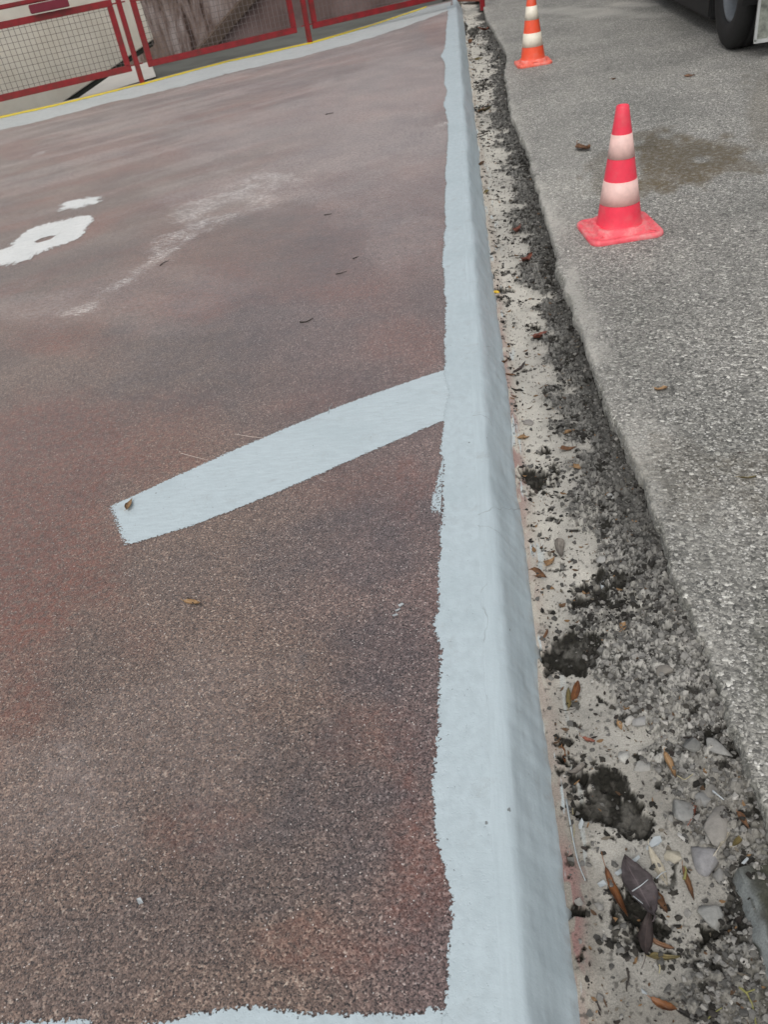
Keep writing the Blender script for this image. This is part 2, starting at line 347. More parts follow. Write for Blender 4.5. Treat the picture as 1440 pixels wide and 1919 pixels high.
def build_deck():
    xs = np.r_[np.linspace(-14, -7.2, 12)[:-1], -7.2+(7.2-.055)*(1-(1-np.linspace(0, 1, 330))**1.35)]
    v = np.linspace(0, 1, 470)
    gy = (np.exp(v*3.1)-1)/(math.exp(3.1)-1)
    y0 = .15
    X = np.tile(xs, (len(v), 1)); Yf = yfar(X)+.16
    Y = y0+(Yf-y0)*gy[:, None]
    X = np.r_[X[:1]*1, X]; Y = np.r_[np.full((1, len(xs)), -3.0), Y]
    Z = np.zeros_like(X)
    red = np.zeros_like(X); grey = np.zeros_like(X); pale = np.zeros_like(X); sc = np.zeros_like(X)
    n1 = fbm(X*1.3, Y*1.3, 5, 1)
    warm = sstep(-.35, -1.15, X/(.35+.30*Y)+(fbm(X*1.1, Y*1.1, 4, 90)-.5)*1.1)*.9
    red += sstep(.50, .68, n1)*.5*np.ones_like(X)
    for p in [(120, 275, 260, 26, .7), (20, 880, 110, 90, .7), (60, 960, 190, 200, .9), (120, 820, 130, 90, .7), (70, 930, 150, 130, .5), (30, 1060, 70, 60, .8), (60, 1010, 45, 30, .9), (120, 830, 90, 70, .6), (45, 285, 45, 22, 1.3), (470, 220, 170, 22, .45), (820, 60, 35, 30, 1.0), (760, 640, 90, 60, .5),
              (780, 1600, 90, 120, .55), (700, 1380, 130, 80, .35), (260, 880, 110, 60, .35), (330, 570, 120, 30, .5), (430, 500, 60, 25, .5), (150, 640, 120, 40, .45), (620, 900, 120, 60, .35), (770, 900, 50, 60, .5),
              (380, 1560, 120, 60, .35), (120, 420, 160, 25, .35), (250, 290, 200, 25, .4), (300, 150, 200, 20, .35), (660, 560, 100, 40, .35), (600, 1770, 150, 60, .4), (60, 1330, 60, 60, .4)]:
        red += pxblob(X, Y, *p[:4], nz=.7, s=2)*p[4]
    for p in [(430, 640, 170, 90, .9), (660, 1020, 140, 110, .95), (600, 1490, 130, 110, .95), (680, 1225, 80, 60, .8), (520, 1600, 150, 80, .7), (230, 1800, 230, 90, .6), (760, 1290, 60, 110, .6), (600, 440, 150, 60, .6), (640, 760, 120, 50, .5), (700, 350, 120, 60, .6), (350, 1080, 80, 50, .4), (566, 1220, 7, 26, 1.2), (560, 1400, 6, 30, 1.1), (562, 1450, 8, 18, 1.0), (60, 1620, 12, 8, 1.2)]:
        grey += pxblob(X, Y, p[0], p[1], p[2]*1.25, p[3]*1.25, nz=.9, s=3)*p[4]*(1.05 if p[2] > 20 else 1)
    grey += sstep(.50, .68, fbm(X*.9+5, Y*.9, 5, 4))*.5
    for p in [(560, 240, 330, 60, .6), (720, 180, 150, 70, .5), (620, 330, 260, 60, .5), (720, 140, 140, 60, .5), (420, 370, 160, 50, .5), (760, 440, 80, 60, .4), (250, 560, 220, 60, .35), (60, 570, 130, 30, .5), (250, 230, 160, 25, .3), (350, 1380, 260, 160, .22), (100, 1500, 160, 100, .25)]:
        pale += pxblob(X, Y, *p[:4], nz=.8, s=5)*p[4]
    # rows of dry brush wipes: pale streaks across the far part
    rs_ = fbm((X*.8+Y*.45)*1.0, (Y*.8-X*.45)*5, 4, 94); red += sstep(.55, .70, rs_)*sstep(-.8, -2.2, X)*.7
    st = fbm((X*.66+Y*.5)*1.2, (Y*.75-X*.5)*7, 4, 6)
    far = sstep(4.0, 8.0, Y)
    pale += sstep(.50, .70, st)*far*.75+sstep(3.0, 9.0, Y)*.28  # streaks, plus a distance ramp painting grazing sheen into the far colour
    for pts, wd, am in [([(160, 575), (225, 530), (290, 490), (335, 455)], .07, .95), ([(300, 462), (350, 430), (380, 400)], .10, .7), ([(345, 395), (430, 375), (520, 340)], .17, .95), ([(370, 430), (430, 408), (500, 385)], .12, .8), ([(380, 370), (460, 340), (530, 322)], .10, .6),
                        ([(60, 640), (110, 615), (160, 580)], .05, .5), ([(0, 545), (60, 525)], .08, .6), ([(70, 292), (78, 286)], .06, 1.2), ([(815, 245), (835, 232)], .08, .9), ([(790, 130), (835, 115)], .08, .7), ([(600, 185), (700, 165)], .10, .5), ([(700, 290), (830, 255)], .06, .5), ([(640, 215), (760, 190)], .07, .45),
                        ([(800, 290), (832, 275)], .06, .8), ([(240, 265), (330, 240)], .08, .35)]:
        w_ = np.array([G(*p)[:2] for p in pts]); d = seg_dist(X, Y, w_)
        n = fbm(X*9, Y*9, 4, 8)
        sc += am*(1-sstep(.0, 2.4, d/wd+(n-.5)*2.4))
    V = np.c_[X.ravel(), Y.ravel(), Z.ravel()]
    o = mesh('deck', V, grid_faces(*X.shape), M_DECK, attrs={'red': np.clip(red, 0, 1).ravel(), 'grey': np.clip(grey, 0, 1).ravel(), 'pale': np.clip(pale, 0, 1).ravel(), 'warm': np.clip(warm, 0, 1).ravel(), 'scuff': np.clip(sc, 0, 1).ravel()})
    tag(o, kind='structure')
    # outer face of the slab under the railing
    xs2 = np.linspace(-14, 0, 160); yy = yfar(xs2)+.16
    V = [(x, y, z) for x, y in zip(xs2, yy) for z in (0.0, -.62)]
    F = [(2*i, 2*i+1, 2*i+3, 2*i+2) for i in range(len(xs2)-1)]
    o = mesh('deck_edge', V, F, mat_plain('slab side', (.16, .15, .14), .85, .4, 6, .004), smooth=False); tag(o, kind='structure')
build_deck()

# ------------------------------------------------------------------ painted sheets with brushed, broken edges
def resample(pts, step=None, n=None):
    pts = np.asarray(pts, float); d = np.r_[0, np.cumsum(np.hypot(*np.diff(pts[:, :2], axis=0).T))]
    n = n or max(2, int(d[-1]/step)+1); t = np.linspace(0, d[-1], n)
    return np.c_[[np.interp(t, d, pts[:, k]) for k in range(2)]].T
def sheet(name, L, Rr, z, mat, flags=(1, 1, 1, 1), nu=None, nv=24, rim=.02, jag=.0, seed=0, parent=None):
    """strip between polylines L and Rr; flags: left, right, start, end edges that are ragged"""
    L = np.asarray(L); Rr = np.asarray(Rr)
    ln = np.hypot(*np.diff(L[:, :2], axis=0).T).sum(); nu = nu or int(ln/.012)
    A = resample(L, n=nu); B = resample(Rr, n=nu)
    def jitter(P, k):
        t = np.arange(len(P))*ln/nu; dn = np.gradient(P, axis=0); nn = np.c_[-dn[:, 1], dn[:, 0]]; nn /= np.linalg.norm(nn, axis=1)[:, None]+1e-9
        return P+nn*((fbm(t*9, t*0+k, 5, seed+k)-.5)*2*jag)[:, None]
    if jag: A = jitter(A, 1) if flags[0] else A; B = jitter(B, 2) if flags[1] else B
    vv = np.linspace(0, 1, nv); vv = .5-.5*np.cos(vv*math.pi)
    P = A[:, None]*(1-vv)[None, :, None]+B[:, None]*vv[None, :, None]
    wid = np.linalg.norm(A-B, axis=1)[:, None]
    e = np.full(P.shape[:2], 9.)
    if flags[0]: e = np.minimum(e, vv[None]*wid/rim)
    if flags[1]: e = np.minimum(e, (1-vv)[None]*wid/rim)
    s = (np.arange(nu)*ln/(nu-1))[:, None]
    if flags[2]: e = np.minimum(e, s/(rim*2.6)*np.ones_like(e))
    if flags[3]: e = np.minimum(e, (ln-s)/(rim*2.6)*np.ones_like(e))
    V = np.c_[P.reshape(-1, 2), np.full(P.shape[0]*P.shape[1], z)]
    return mesh(name, V, grid_faces(*P.shape[:2]), mat, parent, attrs={'edge': np.clip(e, 0, 1.6).ravel()})

def px_line(pts, z=0.): return np.array([G(*p, z)[:2] for p in pts])
KX = -.068           # joint between slab and kerb
inner_px = [(838, 12), (840, 28), (836, 60), (834, 90), (827, 105), (835, 125), (832, 150), (837, 172), (832, 196), (838, 225), (841, 246), (837, 285), (836, 340), (834, 420), (832, 470), (828, 500), (833, 535), (836, 600), (835, 660), (834, 700), (838, 735), (833, 790), (833, 806), (827, 852), (833, 862),
            (826, 905), (826, 960), (824, 1040), (823, 1090), (819, 1140), (809, 1175), (823, 1210), (826, 1260), (820, 1340), (815, 1420), (815, 1480), (820, 1560), (828, 1620), (842, 1680), (846, 1740), (840, 1800), (842, 1850), (834, 1890), (832, 1935)]
inner = px_line(inner_px)[::-1]
inner = np.r_[[[inner[0, 0], .16]], inner]
inner[:, 0] -= .006
outer = np.c_[np.full(2, KX+.012), [.16, inner[-1, 1]]]
outer = np.c_[np.full(len(inner), KX+.012), inner[:, 1]]
band = sheet('painted_band', inner, outer, .0035, M_BAND, (1, 0, 0, 0), nu=1300, nv=18, rim=.020, jag=.004, seed=3)
tag(band, 'long pale blue painted band along the kerb with a ragged brushed left edge', 'painted line')
# thin brushed smear beside the band below the stripe
sm = sheet('paint_smear', px_line([(826, 975), (828, 930), (832, 862)]), px_line([(800, 968), (808, 925), (829, 862)]), .0022, mat_paint('thin smear', PB, alpha=True, bristle=(60, 12, 40), thin=-.06), (0, 1, 1, 1), nv=10, rim=.010)
tag(sm, 'thin translucent brush smear beside the kerb band below the diagonal stripe', 'paint smear')

st_top = [(885, 680), (838, 694), (790, 708), (740, 724), (660, 752), (600, 776), (540, 803), (470, 832), (400, 864), (340, 888), (290, 908), (246, 926), (236, 940), (200, 955)]
st_bot = [(885, 775), (838, 788), (815, 793), (800, 799), (760, 814), (720, 836), (660, 866), (600, 896), (540, 918), (470, 942), (400, 966), (340, 990), (290, 1006), (232, 1028)]
A = px_line(st_top); B = px_line(st_bot)
A[:, 1] += .006; B[:, 1] -= .006
def fair(P):      # even out the hand-traced edge
    t = np.linspace(0, 1, 60); k = np.r_[0, np.cumsum(np.hypot(*np.diff(P, axis=0).T))]; k /= k[-1]
    return np.c_[[np.polyval(np.polyfit(k, P[:, j], 3), t) for j in range(2)]].T
A = fair(A); B = fair(B)
stripe = sheet('painted_stripe', A, B, .0022, M_STRIPE, (1, 1, 0, 1), nv=48, rim=.018, jag=.002, seed=9)
tag(stripe, 'wide pale blue stripe running diagonally left from the kerb band across the deck', 'painted line')
# near cross band with a gap
for a, b, lab in [([(196, 1896), (120, 1908), (60, 1912), (-60, 1916)], [(210, 1990), (130, 1990), (60, 1990), (-60, 1990)], 'short piece of pale blue cross band in the bottom left corner'),
                  ([(890, 1886), (836, 1888), (780, 1895), (700, 1897), (620, 1893), (560, 1889), (480, 1887), (400, 1887), (350, 1889), (330, 1904), (290, 1905), (232, 1914)], [(890, 1990), (836, 1990), (780, 1990), (700, 1990), (620, 1990), (560, 1990), (480, 1990), (400, 1990), (350, 1990), (330, 1990), (290, 1990), (222, 1990)], 'long piece of pale blue cross band along the bottom edge joining the kerb')]:
    A = px_line(a); A[:, 1] += .003; B = px_line(b)
    s_ = sheet('painted_cross_band', A, B, .0026, M_BAND, (1, 0, 1 if a[0][0] < 300 else 0, 1), nv=14, rim=.022, jag=.005, seed=12)
    tag(s_, lab, 'painted line')
# far edge band and the yellow line at the slab's rim
far_in = [(-120, 276), (0, 244), (60, 231), (130, 213), (200, 194), (277, 178), (350, 160), (420, 140), (500, 122), (560, 108), (620, 93), (700, 70), (760, 50), (800, 36), (842, 20)]
fo = px_line([(-120, 248)]+FAR_PX[:-1]+[(846, 3)]); fo[:, 1] -= .035; fi = px_line(far_in); fi[:, 1] -= .02
fb = sheet('painted_edge_band', fi, fo, .0016, M_FAR, (1, 0, 0, 0), nu=700, nv=12, rim=.05, jag=.02, seed=21)
tag(fb, 'greyish white painted band along the far edge below the red railing', 'painted line')
yl_o = px_line([(-120, 247)]+FAR_PX[:-1]+[(800, 12)]); yl_i = yl_o.copy(); yl_i[:, 1] -= .19; yl_o[:, 1] += .03
yl = sheet('yellow_line', yl_i, yl_o, .0045, M_YEL, (1, 0, 0, 0), nu=700, nv=6, rim=.055, jag=.012, seed=25)
tag(yl, 'thin worn yellow line along the outer rim of the far edge band', 'painted line')
# white patches on the left
def ring_sheet(name, px_out, px_in, z, mat):
    n = 180
    def loop(P):
        P = np.r_[P, P[:1]]; Q = resample(P, n=n+1)[:-1]
        for _ in range(4): Q = (np.roll(Q, 1, 0)+2*Q+np.roll(Q, -1, 0))/4
        c_ = Q.mean(0); t_ = np.arange(n)
        return c_+(Q-c_)*(1+(np.interp(t_, np.arange(0, n+1, 1), np.r_[RNG.rand(n), .5])[:, None]-.5)*.10)
    O = loop(px_line(px_out))
    t = np.linspace(0, 2*math.pi, n, endpoint=False)
    if px_in: I = loop(px_line(px_in))
    else: I = O.mean(0)+(O-O.mean(0))*.02
    k = np.linspace(0, 1, 12)
    P = O[:, None]*(1-k)[None, :, None]+I[:, None]*k[None, :, None]
    w_ = np.linalg.norm(O-I, axis=1)[:, None]
    e = k[None]*w_/.085
    if px_in: e = np.minimum(e, (1-k)[None]*w_/.022+.5)
    V = np.c_[P.reshape(-1, 2), np.full(n*12, z)]
    F = [(i*12+j, i*12+j+1, ((i+1) % n)*12+j+1, ((i+1) % n)*12+j) for i in range(n) for j in range(11)]
    return mesh(name, V, F, mat, attrs={'edge': np.clip(e, 0, 1.6).ravel()})
rg = ring_sheet('paint_ring', [(175, 404), (172, 425), (140, 455), (80, 478), (20, 500), (-40, 505), (-45, 490), (-10, 472), (40, 435), (95, 412), (140, 403)], [(104, 442), (95, 449), (70, 456), (64, 454), (77, 447), (93, 443)], .003, M_WHITE)
tag(rg, 'white painted ring around a small bare diamond on the left of the deck', 'paint mark')
rp = ring_sheet('paint_patch', [(200, 365), (190, 378), (160, 392), (140, 399), (110, 399), (96, 396), (112, 384), (130, 376), (165, 368)], None, .003, M_WHITE)
tag(rp, 'small solid white paint patch just above the white ring', 'paint mark')

# ------------------------------------------------------------------ kerb
def build_kerb():
    prof = np.array([(KX, .001), (KX+.008, .0030), (KX+.014, .0041), (-.03, .0047), (-.013, .003), (-.003, -.006), (.008, -.020), (.024, -.044), (.045, -.079), (.066, -.112), (.084, -.142), (.090, -.158), (.095, -.22)])
    d = np.r_[0, np.cumsum(np.hypot(*np.diff(prof, axis=0).T))]; t = np.linspace(0, d[-1], 34)
    t = np.r_[0, np.sort(np.r_[t[1:-1], d[1:4]]), d[-1]]
    px = np.interp(t, d, prof[:, 0]); pz = np.interp(t, d, prof[:, 1])
    for _ in range(2):
        px[3:-2] = (px[2:-3]+2*px[3:-2]+px[4:-1])/4; pz[3:-2] = (pz[2:-3]+2*pz[3:-2]+pz[4:-1])/4
    ys = [.12]
    while ys[-1] < G(850, 1)[1]+.05: ys.append(ys[-1]+max(.006, .0045*ys[-1]))
    ys = np.array(ys)
    X = np.tile(px, (len(ys), 1)); Z = np.tile(pz, (len(ys), 1)); Y = np.tile(ys[:, None], (1, len(px)))
    side = sstep(-.024, .006, X)
    T = np.tile(t, (len(ys), 1))
    bumpy = (fbm(Y*2.2, T*4, 4, 31)-.5)*.016+(fbm(Y*8, T*16, 4, 33)-.5)*.009
    drip = (fbm(Y*30, T*3, 3, 37)-.5)*.004
    X = X+side*(bumpy+drip); Z = Z+side*(bumpy*.3)
    top = (1-side)*sstep(KX+.004, KX+.02, X)
    Z = Z+top*(fbm(Y*5, X*12, 3, 35)-.5)*.002
    # hairline cracks across the top, as shallow grooves
    return mesh('kerb', np.c_[X.ravel(), Y.ravel(), Z.ravel()], grid_faces(*X.shape), M_KERB)
kb = build_kerb()
tag(kb, 'long concrete kerb painted pale blue with a sloping uneven side above the dirt strip', 'kerb')

# ------------------------------------------------------------------ asphalt and its broken edge
EDGE_PX = [(905, 6), (913, 36), (925, 53), (937, 75), (950, 98), (951, 114), (946, 138), (951, 164), (957, 203), (968, 235), (982, 263), (992, 283), (1003, 333), (1021, 392), (1035, 440), (1047, 495), (1052, 512), (1073, 572), (1102, 645), (1122, 706), (1140, 752), (1146, 765), (1178, 834), (1206, 887), (1237, 975), (1252, 1026), (1287, 1117), (1322, 1200), (1350, 1283), (1380, 1362), (1409, 1436), (1423, 1487), (1440, 1546), (1480, 1680), (1560, 1990)]
EDGE = np.array([G(*p, AZ)[:2] for p in EDGE_PX])[::-1]
EDGE = np.r_[[[EDGE[0, 0]-.01, .05]], EDGE, [[EDGE[-1, 0]-.1, 19.0]]]
_o = np.argsort(EDGE[:, 1]); EDGE = EDGE[_o]
def xedge(y): return np.interp(y, EDGE[:, 1], EDGE[:, 0])
def jag(y):
    sc_ = np.clip(y/2, .5, 4)
    return (fbm(y*7, y*0, 5, 41)-.5)*.010*sc_**.5+(vnoise(y*55, y*0, 44)-.5)*.009+(vnoise(y*140, y*0, 45)-.5)*.006+(worley(y, y*0, 6.5, 7)[2]-.5)*.009+(worley(y, y*0+.3, 17, 8)[2]-.5)*.010
def build_asphalt():
    ys = [.0]
    while ys[-1] < 19: ys.append(ys[-1]+max(.006, .0042*ys[-1]))
    ys = np.array(ys+[22, 30, 45, 70, 110, 180])
    u = np.r_[0, .006, .014, .025, np.geomspace(.04, 6.5, 150), 9, 14, 25, 60]
    X = (xedge(ys)+jag(ys))[:, None]+u[None]; Y = np.tile(ys[:, None], (1, len(u)))
    Z = np.full_like(X, AZ)
    Z += (fbm(X*1.2, Y*1.2, 3, 50)-.5)*.012*sstep(0, .3, u)[None]
    Z -= (np.array([.0045, .0012, .0003, 0]+[0]*(len(u)-4))[None]*(.6+vnoise(Y*30, X*30, 51)))
    Z -= (1-sstep(0, .09, u))[None]*np.clip(fbm(Y*3, X*3, 3, 52)-.5, 0, 1)*.02
    # skirt: the broken vertical face
    Xs = [X[:, :1]-.004+(vnoise(Y[:, :1]*60, k, 53)-.5)*.014 for k in (1, 2, 3)]
    X = np.c_[Xs[2]+.01, Xs[1]+.006, Xs[0], X]; Y = np.c_[Y[:, :1], Y[:, :1], Y[:, :1], Y]; Z = np.c_[np.full((len(ys), 1), -.24), np.full((len(ys), 1), AZ-.075), np.full((len(ys), 1), AZ-.026), Z]
    U = np.r_[0, 0, 0, u][None]*np.ones_like(X)
    dust = (1-sstep(.0, .07, U))*sstep(.45, .66, fbm(X*5, Y*5, 4, 55))*.55
    dust += (1-sstep(.0, .16, U))*.22*sstep(.35, .65, fbm(X*2, Y*2, 4, 56))
    for p in [(1095, 610, 40, 60, .5), (1075, 560, 25, 60, .55), (1030, 420, 30, 40, .5), (1120, 660, 40, 30, .4), (1060, 300, 60, 120, .25), (1090, 25, 130, 14, .7), (1180, 8, 60, 6, .8), (1220, 830, 60, 60, .3), (1340, 1000, 90, 90, .25)]:
        dust += pxblob(X, Y, *p[:4], z=AZ, nz=.7, s=57)*p[4]
    oil = np.zeros_like(X)
    for p in [(1290, 295, 90, 38, .95), (1240, 330, 60, 30, .8), (1230, 265, 60, 20, .6), (1370, 310, 60, 18, .7), (1120, 330, 40, 40, .45), (1215, 350, 30, 18, .6), (1430, 190, 40, 80, .35), (1400, 900, 50, 60, .25), (1290, 880, 80, 60, .2)]:
        oil += pxblob(X, Y, *p[:4], z=AZ, nz=1.3, s=58)*p[4]
    moss = np.zeros_like(X)
    for p in [(1430, 1630, 60, 70, 1.), (1400, 1540, 30, 50, .5), (1440, 1200, 40, 150, .35), (1300, 20, 70, 40, .3)]:
        moss += pxblob(X, Y, *p[:4], z=AZ, nz=.6, s=59)*p[4]
    moss += (U <= 0)*.35
    o = mesh('asphalt', np.c_[X.ravel(), Y.ravel(), Z.ravel()], grid_faces(*X.shape), M_ASPH, attrs={'dust': np.clip(dust, 0, 1).ravel(), 'oil': np.clip(oil, 0, 1).ravel(), 'moss': np.clip(moss, 0, 1).ravel()})
    tag(o, kind='structure')
build_asphalt()

# ------------------------------------------------------------------ dirt strip
HOLES = [(1195, 1700, 46, 60, .62), (1225, 1735, 40, 30, .6), (1115, 1120, 44, 30, .7), (1160, 1150, 30, 30, .5), (1060, 1390, 26, 14, .6), (1300, 1790, 50, 36, .5), (1012, 893, 34, 22, .9), (1040, 880, 22, 16, .6), (1075, 1228, 48, 34, 1.), (1032, 1238, 26, 28, .9), (1105, 1205, 24, 20, .7), (1130, 1485, 62, 48, 1.), (1165, 1530, 52, 34, .95), (1095, 1470, 30, 26, .9), (1086, 1712, 22, 16, .9), (1180, 1762, 45, 34, .6), (1385, 1690, 30, 60, .9), (1350, 1745, 45, 20, .8), (1165, 1095, 30, 16, .9), (1130, 1080, 22, 14, .7), (1085, 1106, 18, 12, .6),
         (1275, 1110, 14, 14, .8), (920, 522, 12, 7, .8), (944, 545, 18, 6, .8), (941, 562, 16, 8, .6), (1000, 614, 18, 8, .7), (1110, 1585, 12, 8, .3), (1088, 1800, 8, 10, .9), (1094, 1783, 5, 5, .9), (1380, 1420, 34, 22, .8), (1020, 845, 14, 8, .8), (890, 60, 12, 10, .9), (905, 160, 14, 8, .7), (900, 205, 16, 8, .6), (870, 55, 9, 12, .9), (1340, 1395, 30, 18, .7), (985, 300, 10, 22, .5), (1030, 500, 14, 26, .5), (1050, 1450, 16, 10, .5), (1072, 1425, 24, 12, .5), (1165, 1700, 24, 50, .5)]
def dirt_fields(X, Y):
    xk = .086; xe = xedge(Y)
    s = (X-xk)/(xe-xk)
    n = fbm(X*9, Y*9, 5, 61); n2 = fbm(X*38, Y*38, 4, 62); n3 = fbm(X*2.3, Y*2.3, 4, 63)
    thr = np.interp(Y, [0, .75, 1.0, 1.25, 1.6, 2.1, 2.8, 4.5, 8, 14], [.62, .60, .58, .36, .42, .55, .60, .52, .55, .75])
    rub = sstep(-.05, .09, s-thr+(n-.5)*.9+(n3-.5)*.3)
    Z = DZ+.012*(n3-.5)+.010*(n-.5)+.0035*(n2-.5)
    Z = Z+rub*(.008+(.030*(1-sstep(1.3, 2.2, Y))+.006)*sstep(thr, 1.0, s))
    wx = X+(n2-.5)*.008; wy = Y+(n-.5)*.02
    a1, g1, c1_ = worley(wx, wy, 34, 1); a2, g2, c2_ = worley(wx, wy, 88, 2)
    big = (c1_ > .55)*(1-sstep(.0, .55, a1))*sstep(.0, .10, g1)
    lum = (1-np.clip(a2, 0, 1)**2)*sstep(0, .12, g2)*(.3+.9*c2_)
    clod = np.clip(1-(.55*lum+.75*big), 0, 1)
    Z = Z+rub*(big*.013*(.4+c1_)+lum*.0065-.006+(n2-.5)*.010)
    Z = Z+(1-sstep(0, .12, s))*.012
    hole = np.zeros_like(X)
    for px, py, rx, ry, a in HOLES:
        c = G(px, py, DZ)
        if np.min(np.abs(Y-c[1])) > 1.2: continue
        hole = np.maximum(hole, a*pxblob(X, Y, px, py, rx*1.15, ry*1.15, DZ, nz=.75, s=65)+0*Y)
    hole = np.clip(hole+(hole > .03)*((n2-.5)*.9+(fbm(X*90, Y*90, 3, 72)-.5)*.6), 0, 1)
    Z = Z-.024*sstep(.25, .9, hole)+sstep(.2, .6, hole)*(clod-.4)*.016
    small = sstep(.66-.05*sstep(2.0, 4.0, Y), .73-.05*sstep(2.0, 4.0, Y), fbm(X*34, Y*34, 4, 66))*.8*np.maximum(sstep(.50-.12*sstep(2, 4, Y), .62-.1*sstep(2, 4, Y), fbm(X*5, Y*5, 3, 67)), rub*.8)
    Z = Z-.004*small; hole = np.maximum(hole, small)
    dirt_fields.thr = thr; dirt_fields.cell = (c1_, c2_, big, g2)
    return s, n, n2, n3, rub, clod, hole, Z
def build_dirt():
    ys = [.10]
    while ys[-1] < 18: ys.append(ys[-1]+max(.0026, .0026*(ys[-1]+.5)))
    ys = np.array(ys)
    nc = 180
    q = np.linspace(0, 1, nc)
    X = .070+(xedge(ys)[:, None]+.045-.070)*q[None]; Y = np.tile(ys[:, None], (1, nc))
    s, n, n2, n3, rub, clod, hole, Z = dirt_fields(X, Y)
    k_ = lambda a: a[..., None]
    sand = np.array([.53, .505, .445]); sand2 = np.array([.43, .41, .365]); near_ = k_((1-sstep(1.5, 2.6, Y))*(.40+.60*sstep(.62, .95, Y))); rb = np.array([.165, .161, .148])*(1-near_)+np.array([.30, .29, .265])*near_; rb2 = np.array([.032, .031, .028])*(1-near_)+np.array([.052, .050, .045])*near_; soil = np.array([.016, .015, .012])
    k = lambda a: a[..., None]
    C = sand*(1-k(sstep(.35, .7, n3)))+sand2*k(sstep(.35, .7, n3))
    C = C*(1-.36*k(1-sstep(.6, 1.3, Y+(n3-.5)*.8)))  # near end darkened: light falloff towards the camera painted into the sand
    warm = k(1-sstep(0, .18, s))*.35
    C = C*(1-warm)+np.array([.47, .40, .32])*warm
    R_ = rb*(1-k(sstep(.62, .86, clod+(n2-.5)*.5)))+rb2*k(sstep(.62, .86, clod+(n2-.5)*.5))
    thr_ = dirt_fields.thr; cc1, cc2, big, g2 = dirt_fields.cell
    R_ = R_*(.70+.5*k(fbm(X*60, Y*60, 3, 68)))*(.60+.85*k(np.where(big > .1, cc1*.9, cc2)))
    du = k(sstep(.42, .62, fbm(X*13, Y*13, 4, 95)))*(.15+.45*near_)*k(1-.7*sstep(.75, .95, s)); R_ = R_*(1-du)+np.array([.36, .345, .305])*(.6+.5*k(cc2))*du
    tr = k(sstep(-.32, .10, s-thr_+(n-.5)*.9+(n3-.5)*.3)*(1-rub))*.72; C = C*(1-tr)+np.array([.26, .25, .225])*tr
    C = C*(1-k(rub))+R_*k(rub)
    crk = k((1-sstep(.0, .09, g2))*rub*.6); C = C*(1-crk)+np.array([.03, .029, .026])*crk
    # damp dark strip right under the asphalt lip further up
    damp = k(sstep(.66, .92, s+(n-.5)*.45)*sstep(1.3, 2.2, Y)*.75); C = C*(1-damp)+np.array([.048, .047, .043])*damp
    wet = k(sstep(.42, .60, fbm(X*7, Y*7, 4, 73))*(1-sstep(.9, 1.5, Y))*.55); C = C*(1-wet)+np.array([.17, .158, .135])*wet
    mossy = k(sstep(.78, .98, s+(n-.5)*.5)*(1-sstep(.8, 1.0, Y))*.7); C = C*(1-mossy)+np.array([.055, .058, .040])*mossy
    # red paint left on the footing along the kerb
    rp = np.interp(Y, [0, .55, .62, .70, .88, .95, 1.9, 2.3, 2.9, 3.5, 4.2, 20], [.6, .6, .25, .95, .9, .2, .3, .95, .7, .5, .1, 0])
    rp = k(.75*rp*(1-sstep(.085, .125, X+(n-.5)*.03+(n2-.5)*.02))*sstep(.38, .5, fbm(X*60, Y*22, 3, 69))); C = C*(1-rp)+np.array([.26, .125, .118])*rp
    # drips of pale blue paint
    dp = k((1-sstep(.095, .16, X))*sstep(.66, .72, fbm(X*70, Y*7, 4, 70))*.7); C = C*(1-dp)+np.array([.5, .58, .6])*dp
    h = k(sstep(.40, .60, hole)*(.75+.25*sstep(.3, .6, n2))); C = C*(1-h)+soil*(.6+1.2*k(n2))*h
    sp = k(sstep(.74, .80, fbm(X*110, Y*110, 2, 71))*.7); C = C*(1-sp)+np.array([.06, .055, .048])*sp
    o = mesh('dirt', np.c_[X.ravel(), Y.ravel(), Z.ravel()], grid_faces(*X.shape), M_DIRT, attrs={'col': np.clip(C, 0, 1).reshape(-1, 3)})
    tag(o, kind='structure')
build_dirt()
def dz(x, y):
    return float(dirt_fields(np.array([[x]]), np.array([[y]]))[7][0, 0])
def on_dirt(px, py):
    p = G(px, py, DZ)
    for _ in range(4): p = G(px, py, dz(p[0], p[1]))
    return p

